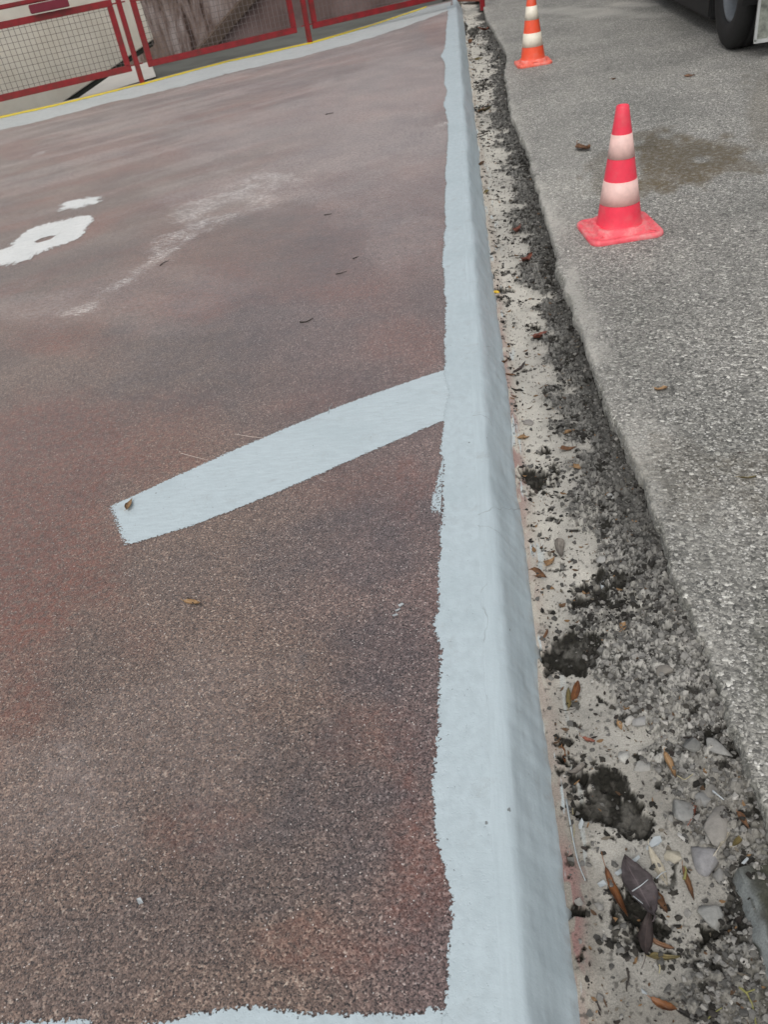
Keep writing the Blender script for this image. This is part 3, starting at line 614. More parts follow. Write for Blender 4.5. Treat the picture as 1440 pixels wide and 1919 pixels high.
# ------------------------------------------------------------------ gravel
def rock(seed, n=16, box=.0):
    rs = np.random.RandomState(seed); bm = bmesh.new()
    for _ in range(n):
        v = rs.normal(size=3); v /= np.abs(v).max() if rs.rand() < box else np.linalg.norm(v)
        bm.verts.new(v*(.8+.3*rs.rand()))
    r = bmesh.ops.convex_hull(bm, input=bm.verts)
    bmesh.ops.delete(bm, geom=[v for v in bm.verts if not v.link_faces], context='VERTS')
    return bm
def rock_arr(seed, n=12):
    bm = rock(seed, n); bmesh.ops.triangulate(bm, faces=bm.faces); bm.verts.index_update()
    V = np.array([v.co[:] for v in bm.verts]); F = np.array([[v.index for v in f.verts] for f in bm.faces]); bm.free(); return V, F
def scatter_gravel():
    base = [rock_arr(100+k, 11) for k in range(14)]
    rs = np.random.RandomState(5); VV = []; FF = []; CC = []; nv = 0; cnt = 0
    N = 42000
    yy = .3+np.exp(rs.rand(N)*math.log(13/.75))*.75-.75+.15; xx = .09+(xedge(yy)+.01-.09)*rs.rand(N)
    _, n, n2, n3, rub, clod, hole, Z = dirt_fields(xx[:, None], yy[:, None])
    rub = rub[:, 0]; Z = Z[:, 0]; hole = hole[:, 0]
    keep = rs.rand(N) < (.035+.03*(fbm(xx*6, yy*6, 3, 91) > .55)+.60*rub+.45*((hole > .04) & (hole < .6)))
    for i in np.where(keep)[0]:
        V, F = base[rs.randint(14)]
        r = (.0020+.0075*rs.rand()**3.4)*(1+.12*yy[i])
        if rs.rand() < .01: r *= 1.7
        a = rs.rand()*6.28; R_ = np.array([[math.cos(a), -math.sin(a), 0], [math.sin(a), math.cos(a), 0], [0, 0, 1]])
        P = (V*np.array([1, .6+.5*rs.rand(), .55+.3*rs.rand()])*r)@R_.T+[xx[i], yy[i], Z[i]+r*.15]
        VV.append(P); FF.append(F+nv); nv += len(V)
        t = rs.rand()
        c = np.array([.215, .208, .192])*(.35+.9*t) if rs.rand() < .90 else np.array([.36, .345, .315])*(.7+.5*t)
        if rs.rand() < .10: c = np.array([.05, .045, .04])
        if rub[i] < .5 and rs.rand() < .5: c = c*.6
        if .04 < hole[i] and rs.rand() < .6: c = np.array([.035, .032, .027])*(.5+rs.rand())
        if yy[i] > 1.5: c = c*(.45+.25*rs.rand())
        CC.append(np.tile(c, (len(V), 1)))
    # loose chips along the asphalt lip
    for _ in range(700):
        y = .4+rs.rand()**2*6; x = xedge(y)+jag(np.array([y]))[0]+abs(rs.normal())*.05+.005
        V, F = base[rs.randint(14)]; r = .0016+.0035*rs.rand()**3
        VV.append(V*np.array([1, .8, .6])*r+[x, y, AZ+r*.3]); FF.append(F+nv); nv += len(V); CC.append(np.tile(np.array([.27, .265, .25])*(.5+rs.rand()), (len(V), 1)))
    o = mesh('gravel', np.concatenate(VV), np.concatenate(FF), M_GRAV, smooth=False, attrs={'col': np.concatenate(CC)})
    tag(o, kind='stuff')
scatter_gravel()

# ------------------------------------------------------------------ single stones
def mat_stone(c): return mat_plain('stone', tuple(.8*x for x in c), .88, .35, 60, .0015, dirt=(.16, .15, .13), dirtamt=.4)
STONES = [  # px, py, half width px, half height px, tint, label
    (1281, 1525, 26, 28, (.30, .30, .285), 'pale grey rounded block of stone left of the tallest stone in the dirt'),
    (1343, 1552, 30, 50, (.33, .31, .28), 'tall upright grey brown stone, the largest in the dirt at lower right'),
    (1327, 1615, 34, 40, (.30, .295, .30), 'pointed bluish grey stone directly below the tallest stone'),
    (1352, 1404, 36, 24, (.32, .315, .295), 'wide grey stone half sunk in dark soil under the asphalt edge'),
    (1296, 1395, 26, 22, (.22, .22, .205), 'dark grey stone left of the wide half sunk stone'),
    (1334, 1722, 30, 26, (.33, .33, .31), 'flat grey stone in black soil near the lower right curb stone'),
    (1352, 1646, 22, 18, (.27, .265, .25), 'small grey stone touching the right side of the pointed stone'),
    (1171, 1421, 17, 16, (.52, .51, .47), 'white chunk of stone at the upper rim of the large black hole'),
    (1205, 1437, 24, 16, (.40, .39, .36), 'flat pale stone right of the white chunk above the black hole'),
    (1261, 1608, 20, 16, (.46, .42, .33), 'cream coloured flat angular chip left of the pointed stone'),
    (1179, 1351, 16, 15, (.50, .48, .44), 'round whitish pebble lying on smooth sand beside a grey pebble'),
    (1199, 1354, 18, 15, (.36, .355, .34), 'round grey pebble touching the whitish pebble on the sand'),
    (1130, 1051, 15, 12, (.46, .45, .42), 'round pale pebble at the top of the loose rubble'),
    (1145, 931, 13, 11, (.44, .44, .42), 'square pale grey chip in rubble beside the asphalt edge'),
    (992, 794, 15, 13, (.30, .28, .26), 'rounded brownish grey stone near the kerb by the stripe'),
    (1029, 711, 7, 6, (.52, .50, .46), 'small white pebble on the pale sand above the brown stone'),
    (1278, 1568, 10, 12, (.55, .54, .51), 'small white pebble below the pale rounded block'),
    (1330, 1484, 20, 18, (.22, .21, .19), 'dark stone above the tallest stone'),
    (1321, 1500, 22, 18, (.27, .27, .26), 'grey stone with a pale splinter resting on it'),
    (1246, 1258, 22, 16, (.25, .23, .20), 'brownish flat stone in the middle of the rubble')]
for i, (px, py, hx, hy, c, lab) in enumerate(STONES):
    hx *= .66; hy *= .66
    p = on_dirt(px, py); k = np.linalg.norm(p-[0, 0, CAMH])/FPX
    bm = rock(300+i, 15, .8)
    bmesh.ops.bevel(bm, geom=bm.edges[:], offset=.06, segments=1, affect='EDGES', clamp_overlap=True)
    hzz = .62*min(hx, hy)
    bmesh.ops.scale(bm, vec=(hx*k, hy*k*1.12, hzz*k), verts=bm.verts)
    bmesh.ops.rotate(bm, verts=bm.verts, matrix=Matrix.Rotation(random.uniform(-.25, .25), 3, 'Z'))
    o = from_bm('stone', bm, mat_stone(c), smooth=True); o.location = (p[0], p[1], p[2]+hzz*k*.28)
    tag(o, lab, 'stone')

# ------------------------------------------------------------------ leaves, twigs and scraps
def mat_leaf(c, c2):
    m = Mat('dry leaf')
    v = m.math('ABSOLUTE', m.attr('across'))
    f = m.noise(55, 4, .65)
    col = m.mix(m.rng(f, .35, .65), c, c2)
    col = m.mix(m.rng(v, .0, .07, .7, 0), col, tuple(min(1, x*1.6) for x in c))
    vein = m.n('ShaderNodeTexWave', {'wave_type': 'BANDS', 'bands_direction': 'X'}, Vector=m.co, Scale=60.0, Distortion=2.0).outputs['Fac']
    return m.out(col, .55, m.bump(vein, .0002, .5), .4)
_lm = {}
def leafmat(a, b):
    if (a, b) not in _lm: _lm[(a, b)] = mat_leaf(a, b)
    return _lm[(a, b)]
def leaf_mesh(L, W, curl, roll, seed, stalk=.25, mat=None, name='dry_leaf'):
    rs = np.random.RandomState(seed); nu, nv = 15, 9
    u = np.linspace(0, 1, nu); v = np.linspace(-1, 1, nv)
    w_ = np.sin(np.pi*u**.85)**.75*(1-.25*u)
    w_ = w_*(1+.16*(rs.rand(nu)-.5))
    U, V = np.meshgrid(u, v, indexing='ij')
    ang = V*roll*(1+.3*np.sin(U*5+seed)); rad = (W/2)*w_[:, None]/max(abs(roll), .05)
    Yc = rad*np.sin(ang); Zc = rad*(1-np.cos(ang))
    bend = curl*(U-.5); Xc = L*(np.sin(bend)/max(curl, .05) if abs(curl) > .05 else (U-.5))
    Zc = Zc+L*(1-np.cos(bend))/max(abs(curl), .05)*(1 if curl >= 0 else -1)
    Zc = Zc+(fbm(U*3+seed, V*2, 3, seed)-.5)*W*.35
    Yc = Yc+np.sin(U*3+seed)*W*.12
    P = np.c_[Xc.ravel(), Yc.ravel(), Zc.ravel()]; F = grid_faces(nu, nv)
    n0 = len(P); th = .0007*(1+L*4)
    P = np.r_[P, P-[0, 0, th]]; F2 = F[:, ::-1]+n0
    bd = [i for i in range(nv)]+[i*nv+nv-1 for i in range(1, nu)]+[(nu-1)*nv+i for i in range(nv-2, -1, -1)]+[i*nv for i in range(nu-2, 0, -1)]
    S = [(bd[k], bd[(k+1) % len(bd)], bd[(k+1) % len(bd)]+n0, bd[k]+n0) for k in range(len(bd))]
    F = [tuple(f) for f in F]+[tuple(f) for f in F2]+S
    ac = np.r_[V.ravel(), V.ravel()]
    if stalk:
        b = P[nv//2]; n1 = len(P); k = 6; r = max(.0007, W*.02)
        pts = [b+np.array([-stalk*L*t, W*.15*t*t, W*.12*math.sin(t*2)]) for t in np.linspace(-.1, 1, 6)]
        for q in pts:
            for j in range(k): P = np.r_[P, [q+[0, r*math.cos(j*6.283/k), r*math.sin(j*6.283/k)]]]
        for a in range(5):
            for j in range(k): F.append((n1+a*k+j, n1+a*k+(j+1) % k, n1+(a+1)*k+(j+1) % k, n1+(a+1)*k+j))
        ac = np.r_[ac, np.zeros(36)]
    zmin = P[:, 2].min(); P = P-[0, 0, zmin]
    return mesh(name, P, F, mat, attrs={'across': ac})
OR = ((.18, .072, .024), (.09, .035, .014)); DK = ((.055, .040, .036), (.030, .022, .020)); BR = ((.17, .085, .040), (.085, .042, .022)); TN = ((.32, .20, .10), (.18, .105, .05)); YE = ((.62, .42, .035), (.45, .27, .02)); OL = ((.17, .13, .05), (.09, .075, .03)); GY = ((.20, .18, .155), (.12, .105, .09)); RD = ((.22, .075, .045), (.12, .04, .03)); BK = ((.022, .018, .015), (.012, .010, .009)); PU = ((.085, .068, .070), (.045, .036, .036)); PT = ((.42, .38, .30), (.28, .25, .19))
# px, py, length px, picture angle (deg, 0 = to the right, positive = upward), width/length, colours, lengthwise curl, cross roll, label, surface
LEAVES = [
    (1157, 1680, 112, -68, .26, OR, .5, 1.25, 'long curled orange brown leaf leaning on the big dark leaf', 'd'),
    (1196, 1668, 130, 110, .52, PU, .7, .7, 'biggest leaf, dark purple brown with a pale straw across it', 'd'),
    (1232, 1690, 70, -60, .42, BR, .6, 1.0, 'triangular brown leaf on the right side of the biggest dark leaf', 'd'),
    (1216, 1752, 100, 85, .34, DK, .4, .9, 'dark grey narrow leaf below the biggest leaf', 'd'),
    (1246, 1797, 62, 4, .34, OL, .5, 1.0, 'olive brown curled leaf right of the dark narrow leaf', 'd'),
    (1240, 1770, 60, -20, .34, BR, .9, 1.1, 'curled brown leaf just above the olive brown leaf', 'd'),
    (1246, 1884, 62, -28, .50, OR, .7, 1.1, 'shiny orange brown leaf at the bottom of the dirt strip', 'd'),
    (1283, 1902, 70, -40, .30, BK, .6, 1.1, 'black rolled leaf trailing from the shiny orange leaf', 'd'),
    (1257, 1437, 58, -72, .34, TN, .7, 1.2, 'curved tan leaf on sand above the stones', 'd'),
    (1303, 1518, 54, 75, .30, RD, .7, 1.2, 'reddish brown curled leaf standing left of the tallest stone', 'd'),
    (1394, 1540, 44, -50, .42, BR, .6, .9, 'brown leaf right of the tallest stone beside the asphalt', 'd'),
    (1388, 1570, 62, 55, .28, OL, .9, 1.2, 'greenish olive curled leaf below the brown leaf by the asphalt', 'd'),
    (1364, 1562, 76, 66, .18, PT, .5, 1.3, 'pale rolled leaf like a stick right of the tallest stone', 'd'),
    (1234, 1622, 84, -66, .26, PT, .15, .5, 'flat beige strip of dried leaf left of the cream chip', 'd'),
    (1292, 1660, 80, -76, .20, BR, .8, 1.1, 'long dull brown leaf between beige strip and flat grey stone', 'd'),
    (1009, 1079, 44, -28, .46, BR, .6, .9, 'brown crumpled leaf touching the kerb base', 'd'),
    (1033, 1056, 26, 60, .6, TN, .5, .8, 'small tan leaf above the crumpled leaf at the kerb', 'd'),
    (1049, 1032, 40, -70, .5, GY, .8, .8, 'grey folded leaf in the rubble above the tan leaf', 'd'),
    (1024, 1190, 22, 70, .4, BR, .5, 1.0, 'small brown leaf beside the black mossy hole', 'd'),
    (1077, 1298, 44, 68, .42, OR, .8, 1.0, 'upright orange brown leaf of the pair below the mossy hole', 'd'),
    (1065, 1310, 40, 84, .36, OL, .5, 1.2, 'olive leaf of the pair below the mossy hole', 'd'),
    (1169, 1176, 20, 60, .6, TN, .5, .8, 'small tan leaf at the edge of the rubble right of the mossy hole', 'd'),
    (1162, 1362, 20, -60, .6, TN, .6, .9, 'tiny yellowish tan leaf left of the whitish pebble', 'd'),
    (1058, 1416, 30, -70, .42, OR, .6, 1.1, 'orange leaf standing near the kerb above the largest black hole', 'd'),
    (1104, 1388, 26, -10, .6, RD, .6, .9, 'reddish round leaf on dark crumbs above the largest black hole', 'd'),
    (1082, 1446, 40, 25, .5, GY, .9, 1.0, 'grey curled leaf at the left rim of the largest black hole', 'd'),
    (928, 549, 18, 0, .6, YE, .4, .6, 'bright yellow leaf at the kerb base', 'd'),
    (999, 615, 36, 10, .4, BK, .7, .9, 'black curled leaf on pale sand', 'd'),
    (1014, 632, 32, 30, .5, RD, .8, .9, 'reddish dark leaf just below the black curled leaf', 'd'),
    (945, 681, 18, 30, .7, BR, .5, .9, 'round brown leaf against the kerb below the yellow leaf', 'd'),
    (976, 692, 30, 40, .35, DK, .7, 1.0, 'dark narrow leaf standing on the sand', 'd'),
    (970, 733, 24, -5, .45, BK, .5, 1.0, 'flat black seed shaped leaf on the sand', 'd'),
    (957, 704, 20, -15, .4, BR, .5, 1.0, 'small brown leaf left of the dark narrow leaf', 'd'),
    (981, 823, 26, 10, .55, TN, .8, 1.0, 'orange tan leaf near the kerb below the brownish stone', 'd'),
    (1069, 811, 22, 20, .5, TN, .6, .8, 'small tan leaf in dark crumbs below the asphalt edge', 'd'),
    (1066, 843, 34, 20, .5, BR, .8, .8, 'brown torn leaf above the upper black hole', 'd'),
    (1087, 876, 30, 30, .6, TN, .9, .7, 'tan torn leaf right of the upper black hole', 'd'),
    (1240, 730, 26, 10, .72, TN, .5, .7, 'orange tan leaf lying alone on the asphalt', 'a'),
    (1094, 281, 24, -20, .75, BR, .7, .7, 'dark curled leaf on the asphalt left of the near cone', 'a'),
    (1151, 149, 10, 10, .6, BR, .8, .8, 'tiny brown leaf on the asphalt between the two cones', 'a'),
    (1293, 144, 22, 5, .4, BR, .8, .8, 'brown leaf on the asphalt in front of the truck wheel', 'a'),
    (1396, 851, 26, -8, .16, DK, .4, .8, 'thin dark leaf on the asphalt at the right edge', 'a'),
    (1404, 897, 30, 10, .4, OL, .5, .7, 'olive leaf scrap on the asphalt below the thin dark leaf', 'a'),
    (895, 212, 34, 15, .4, BR, .7, .8, 'brown leaf of the clump beside the kerb left of the near cone', 'd'),
    (910, 207, 26, 15, .5, OL, .6, .8, 'yellowish leaf of the clump beside the kerb left of the near cone', 'd'),
    (912, 362, 16, 20, .6, OL, .5, .9, 'olive leaf on pale sand level with the near cone stripes', 'd'),
    (903, 309, 18, 30, .5, BR, .5, .9, 'brown leaf on pale sand above the olive leaf', 'd'),
    (973, 432, 26, 60, .45, RD, .7, .9, 'reddish leaf on dark crumbs level with the near cone base', 'd'),
    (986, 489, 32, 55, .45, RD, .8, .9, 'red brown leaf on dark crumbs below the near cone base', 'd'),
    (909, 57, 18, 20, .6, RD, .7, .8, 'red brown leaf at the far end of the dirt strip', 'd'),
    (880, 80, 12, 60, .6, BR, .7, .8, 'brown leaf against the kerb at the far end', 'd'),
    (896, 112, 22, 15, .4, OL, .7, .8, 'olive leaf by the kerb level with the far cone base', 'd'),
    (362, 1131, 34, -12, .34, TN, .9, 1.1, 'curled tan leaf on the brown deck below the stripe', 'k'),
    (243, 948, 26, 66, .42, TN, .7, 1.1, 'small brown leaf lying on the left end of the painted stripe', 'k'),
]
def angled(p, px, py, L, ang, z):
    a = math.radians(ang); e = G(px+L/2*math.cos(a), py-L/2*math.sin(a), z); s_ = G(px-L/2*math.cos(a), py+L/2*math.sin(a), z)
    return math.atan2(e[1]-s_[1], e[0]-s_[0]), math.hypot(e[0]-s_[0], e[1]-s_[1])
for i, (px, py, L, ang, wr, (c1, c2), cu, ro, lab, sf) in enumerate(LEAVES):
    z = {'d': DZ, 'a': AZ, 'k': .004}[sf]
    p = on_dirt(px, py) if sf == 'd' else G(px, py, z)
    az, ln = angled(p, px, py, L, ang, p[2])
    ap = np.linalg.norm(p-[0, 0, CAMH])/FPX*L
    ln = min(ln, ap*1.5)
    if sf == 'd': ln *= .95; p[2] += .010 if L > 90 else -.001
    o = leaf_mesh(ln, max(ln*wr, .006), cu*1.3, ro*1.2, 500+i, .28 if i % 3 == 0 else .12, leafmat(c1, c2))
    o.location = (p[0], p[1], p[2]+(.001 if sf != 'd' else .002)); o.rotation_euler = (random.uniform(-.4, .4)*(.3 if L > 90 else 1), random.uniform(-.2, .2)*(.3 if L > 90 else 1) if sf == 'd' else 0, az)
    tag(o, lab, 'leaf')

def polytube(name, pts, r, mat, n=6, taper=.5):
    P = []; F = []; pts = [np.array(p, float) for p in pts]
    for i, p in enumerate(pts):
        d = pts[min(i+1, len(pts)-1)]-pts[max(i-1, 0)]; d /= np.linalg.norm(d)+1e-9
        s_ = np.cross(d, [0, 0, 1]); s_ = s_/(np.linalg.norm(s_)+1e-9); u = np.cross(s_, d); rr = r*(1-taper*i/(len(pts)-1))
        for k in range(n): t = k*6.2832/n; P.append(p+(s_*math.cos(t)+u*math.sin(t))*rr)
    for i in range(len(pts)-1):
        for k in range(n): F.append((i*n+k, i*n+(k+1) % n, (i+1)*n+(k+1) % n, (i+1)*n+k))
    F.append(tuple(range(n))[::-1]); F.append(tuple((len(pts)-1)*n+k for k in range(n)))
    o0 = np.mean(P, axis=0); o0[2] = min(p[2] for p in P)
    return mesh(name, [p-o0 for p in P], F, mat, loc=tuple(o0))
M_TWIG = mat_plain('dark twig', (.035, .028, .022), .8, .3, 80); M_STRAW = mat_plain('dry straw', (.42, .37, .22), .7, .3, 80); M_BRIST = mat_plain('brush bristle', (.62, .52, .46), .5, .2, 60); M_PAPER = mat_plain('white scrap', (.37, .40, .41), .7, .15, 60); M_GRASS = mat_plain('yellowed grass', (.22, .21, .07), .7, .3, 50)
def strand(name, pxs, r, mat, lab, cat, sf='d', lift=.004):
    f = {'d': on_dirt, 'k': lambda a, b: G(a, b, .002), 'a': lambda a, b: G(a, b, AZ)}[sf]
    P = [f(*q)+[0, 0, lift] for q in pxs]
    Q = resample_3(P, 14)
    tag(polytube(name, Q, r, mat), lab, cat)
def resample_3(P, n):
    P = np.array(P); d = np.r_[0, np.cumsum(np.linalg.norm(np.diff(P, axis=0), axis=1))]; t = np.linspace(0, d[-1], n)
    Q = np.c_[[np.interp(t, d, P[:, k]) for k in range(3)]].T
    for _ in range(2): Q[1:-1] = (Q[:-2]+2*Q[1:-1]+Q[2:])/4
    return Q
strand('bristle', [(340, 851), (362, 857), (390, 864)], .0011, M_BRIST, 'pale brush bristle sticking out of the stripe near its left end', 'bristle', 'k')
strand('bristle', [(440, 815), (470, 820), (500, 823)], .0010, M_BRIST, 'pale brush bristle lying above the middle of the stripe', 'bristle', 'k')
strand('bristle', [(616, 776), (618, 764), (624, 760), (621, 757)], .0013, M_PAPER, 'hooked white fleck at the upper edge of the stripe', 'bristle', 'k')
strand('twig', [(562, 605), (574, 605), (580, 602), (587, 598)], .0035, M_TWIG, 'small dark twig on the deck above the stripe', 'twig', 'k')
strand('twig', [(352, 1122), (366, 1135), (382, 1136)], .0022, M_TWIG, 'dark stem beside the curled tan leaf on the deck', 'twig', 'k')
strand('twig', [(630, 515), (640, 513), (650, 510)], .003, M_TWIG, 'tiny twig on the deck halfway up the picture', 'twig', 'k')
strand('twig', [(300, 499), (307, 493), (316, 490)], .003, M_TWIG, 'tiny twig on the deck below the white scuff marks', 'twig', 'k')
strand('twig', [(662, 486), (672, 482)], .003, M_TWIG, 'tiny twig on the deck near the kerb above the other twigs', 'twig', 'k')
strand('twig', [(610, 215), (626, 212)], .004, M_TWIG, 'tiny dark twig on the far part of the deck', 'twig', 'k')
strand('twig', [(608, 404), (622, 402)], .003, M_TWIG, 'tiny pale brown twig in the middle of the far deck', 'twig', 'k')
strand('twig', [(1176, 1816), (1180, 1834), (1174, 1852), (1176, 1860)], .0022, M_TWIG, 'thin black twig on sand below the dark narrow leaf', 'twig')
strand('straw', [(1184, 1686), (1200, 1676), (1214, 1664)], .0014, M_PAPER, 'white straw lying across the biggest dark leaf', 'straw', lift=.034)
strand('straw', [(1186, 1694), (1194, 1700), (1204, 1708)], .0012, M_PAPER, 'short white straw below the one on the biggest leaf', 'straw', lift=.032)
strand('straw', [(1230, 1652), (1240, 1642), (1250, 1638)], .0014, M_PAPER, 'white thread looped over the lower end of the beige leaf strip', 'straw', lift=.012)
strand('straw', [(1335, 1492), (1345, 1500), (1356, 1509)], .0024, M_PAPER, 'pale splinter on the grey stone above the tallest stone', 'straw', lift=.02)
strand('straw', [(1062, 1500), (1072, 1560), (1084, 1620), (1098, 1652)], .0022, mat_plain('painted root', (.36, .40, .41), .7, .3, 40), 'long grey paint splashed root running beside the kerb', 'root')
strand('straw', [(1068, 1488), (1074, 1520), (1078, 1560), (1074, 1580)], .0012, M_STRAW, 'fine straw curling beside the long grey root', 'straw')
strand('straw', [(1270, 1455), (1284, 1464), (1300, 1452)], .0012, M_STRAW, 'pale straw under the curved tan leaf', 'straw')
strand('grass_blade', [(1386, 1850), (1404, 1866), (1412, 1890), (1418, 1925)], .0024, M_GRASS, 'bent yellow green grass blade in the bottom right corner', 'grass blade')
strand('grass_blade', [(1386, 1852), (1398, 1862), (1415, 1856)], .0020, M_GRASS, 'short grass blade crossing the bent one', 'grass blade')
strand('grass_blade', [(1320, 1918), (1338, 1900), (1354, 1890)], .0016, M_GRASS, 'thin grass blade left of the bent grass blade', 'grass blade')
strand('straw', [(1283, 1650), (1287, 1632), (1284, 1625)], .003, M_GRASS, 'short olive stalk above the long dull brown leaf', 'straw')
strand('straw', [(1234, 1802), (1238, 1815), (1236, 1826)], .0016, M_STRAW, 'short yellow stalk below the olive brown leaf', 'straw')
strand('straw', [(1048, 1330), (1060, 1334), (1078, 1330)], .0012, M_TWIG, 'thin dark stem curving beneath the olive leaf pair', 'straw')
strand('twig', [(893, 253), (905, 251), (918, 245)], .0045, M_TWIG, 'upper of two parallel dark twigs across the sand left of the near cone', 'twig')
strand('twig', [(892, 259), (906, 255), (916, 250)], .0045, M_TWIG, 'lower of two parallel dark twigs across the sand left of the near cone', 'twig')

def scrap(pxs, th, mat, lab, cat, sf='d', lift=.004, name='paper_scrap'):
    f = on_dirt if sf == 'd' else (lambda a, b: G(a, b, .003))
    P = [f(*q) for q in pxs]; c = np.mean(P, axis=0); top = max(p[2] for p in P)+lift
    bm = bmesh.new(); vs = [bm.verts.new((p[0]-c[0], p[1]-c[1], top-c[2]+random.uniform(0, .004))) for p in P]
    fc = bm.faces.new(vs); r = bmesh.ops.extrude_face_region(bm, geom=[fc]); bmesh.ops.translate(bm, vec=(0, 0, th), verts=[v for v in r['geom'] if isinstance(v, bmesh.types.BMVert)])
    bmesh.ops.recalc_face_normals(bm, faces=bm.faces)
    o = from_bm(name, bm, mat); o.location = c; tag(o, lab, cat)
scrap([(1226, 1572), (1238, 1570), (1241, 1580), (1234, 1588), (1222, 1590), (1214, 1596), (1211, 1592)], .0015, M_PAPER, 'curled white scrap above the beige leaf strip', 'scrap')
scrap([(1152, 1640), (1170, 1628), (1190, 1612), (1198, 1606), (1200, 1612), (1180, 1630), (1158, 1646)], .0015, M_PAPER, 'pale bluish paint skin left of the biggest dark leaf', 'scrap')
scrap([(1085, 1548), (1091, 1538), (1095, 1545), (1091, 1556), (1086, 1556)], .0015, M_PAPER, 'small white paint flake below the largest black hole', 'scrap', name='paint_flake')
scrap([(1120, 1660), (1132, 1652), (1138, 1660), (1126, 1668)], .0015, M_PAPER, 'white paint flake left of the orange brown leaf', 'scrap', name='paint_flake')
scrap([(1388, 1628), (1400, 1610), (1404, 1613), (1394, 1630)], .002, M_PAPER, 'narrow white chip beside the asphalt at lower right', 'scrap', name='paint_flake')
scrap([(1126, 1096), (1134, 1090), (1134, 1102), (1128, 1108)], .002, M_PAPER, 'bluish white paint flake in the dark hole of the rubble', 'scrap', name='paint_flake')
scrap([(1202, 1855), (1212, 1862), (1214, 1868), (1204, 1864)], .002, M_PAPER, 'white flake on the sand near the bottom', 'scrap', name='paint_flake')
scrap([(258, 1688), (266, 1686), (270, 1694), (262, 1698)], .004, M_PAPER, 'single white crumb on the deck at lower left', 'scrap', 'k', name='paint_flake')
for q, lab in [((752, 1137), 'upper white speck on the deck right of its middle'), ((746, 1146), 'middle one of three white specks on the deck'), ((741, 1156), 'lowest of three white specks on the deck')]:
    x, y = q; scrap([(x-5, y+1), (x+3, y-3), (x+6, y-1), (x-2, y+3)], .002, M_PAPER, lab, 'scrap', 'k', name='paint_flake')

# litter nobody could count: crumbs of leaf and bark on the strip
def litter():
    rs = np.random.RandomState(11); VV = []; FF = []; CC = []; nv = 0
    for _ in range(2600):
        y = .42+(math.exp(rs.rand()*math.log(13/.6))*.6-.6)
        if fbm(np.array([y*5.0]), np.array([3.3]), 3, 92)[0] < .5 and rs.rand() < .75: continue
        y = y; x = .095+(xedge(y)-.02-.095)*rs.rand()**1.2
        L = (.004+.014*rs.rand()**3)*(1+.16*y); Wd = L*(.15+.5*rs.rand()); a = rs.rand()*6.28; z = dz(x, y)+.001
        u = np.linspace(-1, 1, 4); pts = []
        for q in u:
            ww = Wd/2*(1-q*q*.8)
            for s_ in (-1, 1): pts.append((q*L/2, s_*ww, .25*L*q*q*rs.rand()+rs.rand()*.002))
        pts = np.array(pts); pts = np.r_[pts, pts-[0, 0, .0008]]
        ca, sa = math.cos(a), math.sin(a); pts[:, :2] = pts[:, :2]@np.array([[ca, sa], [-sa, ca]])
        f = [(2*k, 2*k+1, 2*k+3, 2*k+2) for k in range(3)]; f += [tuple(i+8 for i in q[::-1]) for q in f]
        VV.append(pts+[x, y, z]); FF += [tuple(i+nv for i in q) for q in f]; nv += 16
        c = np.array([(.10, .06, .035), (.035, .028, .024), (.20, .12, .06), (.02, .018, .016), (.16, .14, .11)][rs.randint(5)])*(.7+.6*rs.rand())
        CC.append(np.tile(c, (16, 1)))
    o = mesh('leaf_litter', np.concatenate(VV), FF, M_GRAV, smooth=False, attrs={'col': np.concatenate(CC)}); tag(o, kind='stuff')
litter()

# ------------------------------------------------------------------ lower right curb stone
def curb_stone():
    a0 = G(1367, 1648, -.115)[:2]; a1 = G(1424, 1852, -.115)[:2]; d = a1-a0; d /= np.linalg.norm(d); n = np.array([-d[1], d[0]])
    if n[0] < 0: n = -n
    L = 150; t = np.linspace(-.02, .78, L); pr = np.array([(-.016, -.26), (-.010, -.18), (-.004, -.14), (.004, -.115), (.014, -.094), (.024, -.080), (.036, -.075), (.055, -.074), (.09, -.074), (.14, -.076), (.2, -.079)])
    dd = np.r_[0, np.cumsum(np.hypot(*np.diff(pr, axis=0).T))]; q = np.linspace(0, dd[-1], 60); U = np.interp(q, dd, pr[:, 0]); Zp = np.interp(q, dd, pr[:, 1])
    TT, QQ = np.meshgrid(t, q, indexing='ij')
    nz = fbm(TT*14, QQ*14, 5, 81)-.5; nf = fbm(TT*70, QQ*70, 4, 83)-.5
    Uu = U[None]+nz*.030+nf*.009+.012*(1-sstep(.0, .45, TT)); Zz = Zp[None]+.018+(fbm(TT*22, QQ*30, 5, 85)-.5)*.020+nf*.008-.040*(1-sstep(.0, .42, TT))
    P = np.c_[(a0[0]+d[0]*TT+n[0]*Uu).ravel(), (a0[1]+d[1]*TT+n[1]*Uu).ravel(), Zz.ravel()]
    k = lambda v: v[..., None]
    face = np.array([.20, .215, .21])*(.75+.7*k(nz+.5)); top = np.array([.055, .056, .042])*(.5+1.2*k(nf+.5))
    m_ = k(sstep(.028, .045, Uu+nz*.03)); Cc = face*(1-m_)+top*m_
    dk = k(sstep(.56, .66, fbm(TT*9, QQ*25, 4, 87))*.8); Cc = Cc*(1-dk)+np.array([.06, .06, .05])*dk
    o = mesh('curb_stone', P, grid_faces(L, 60), M_DIRT, attrs={'col': Cc.reshape(-1, 3)})
    tag(o, 'old grey mossy broken curb edge at the lower right corner of the dirt strip', 'curb stone')
curb_stone()

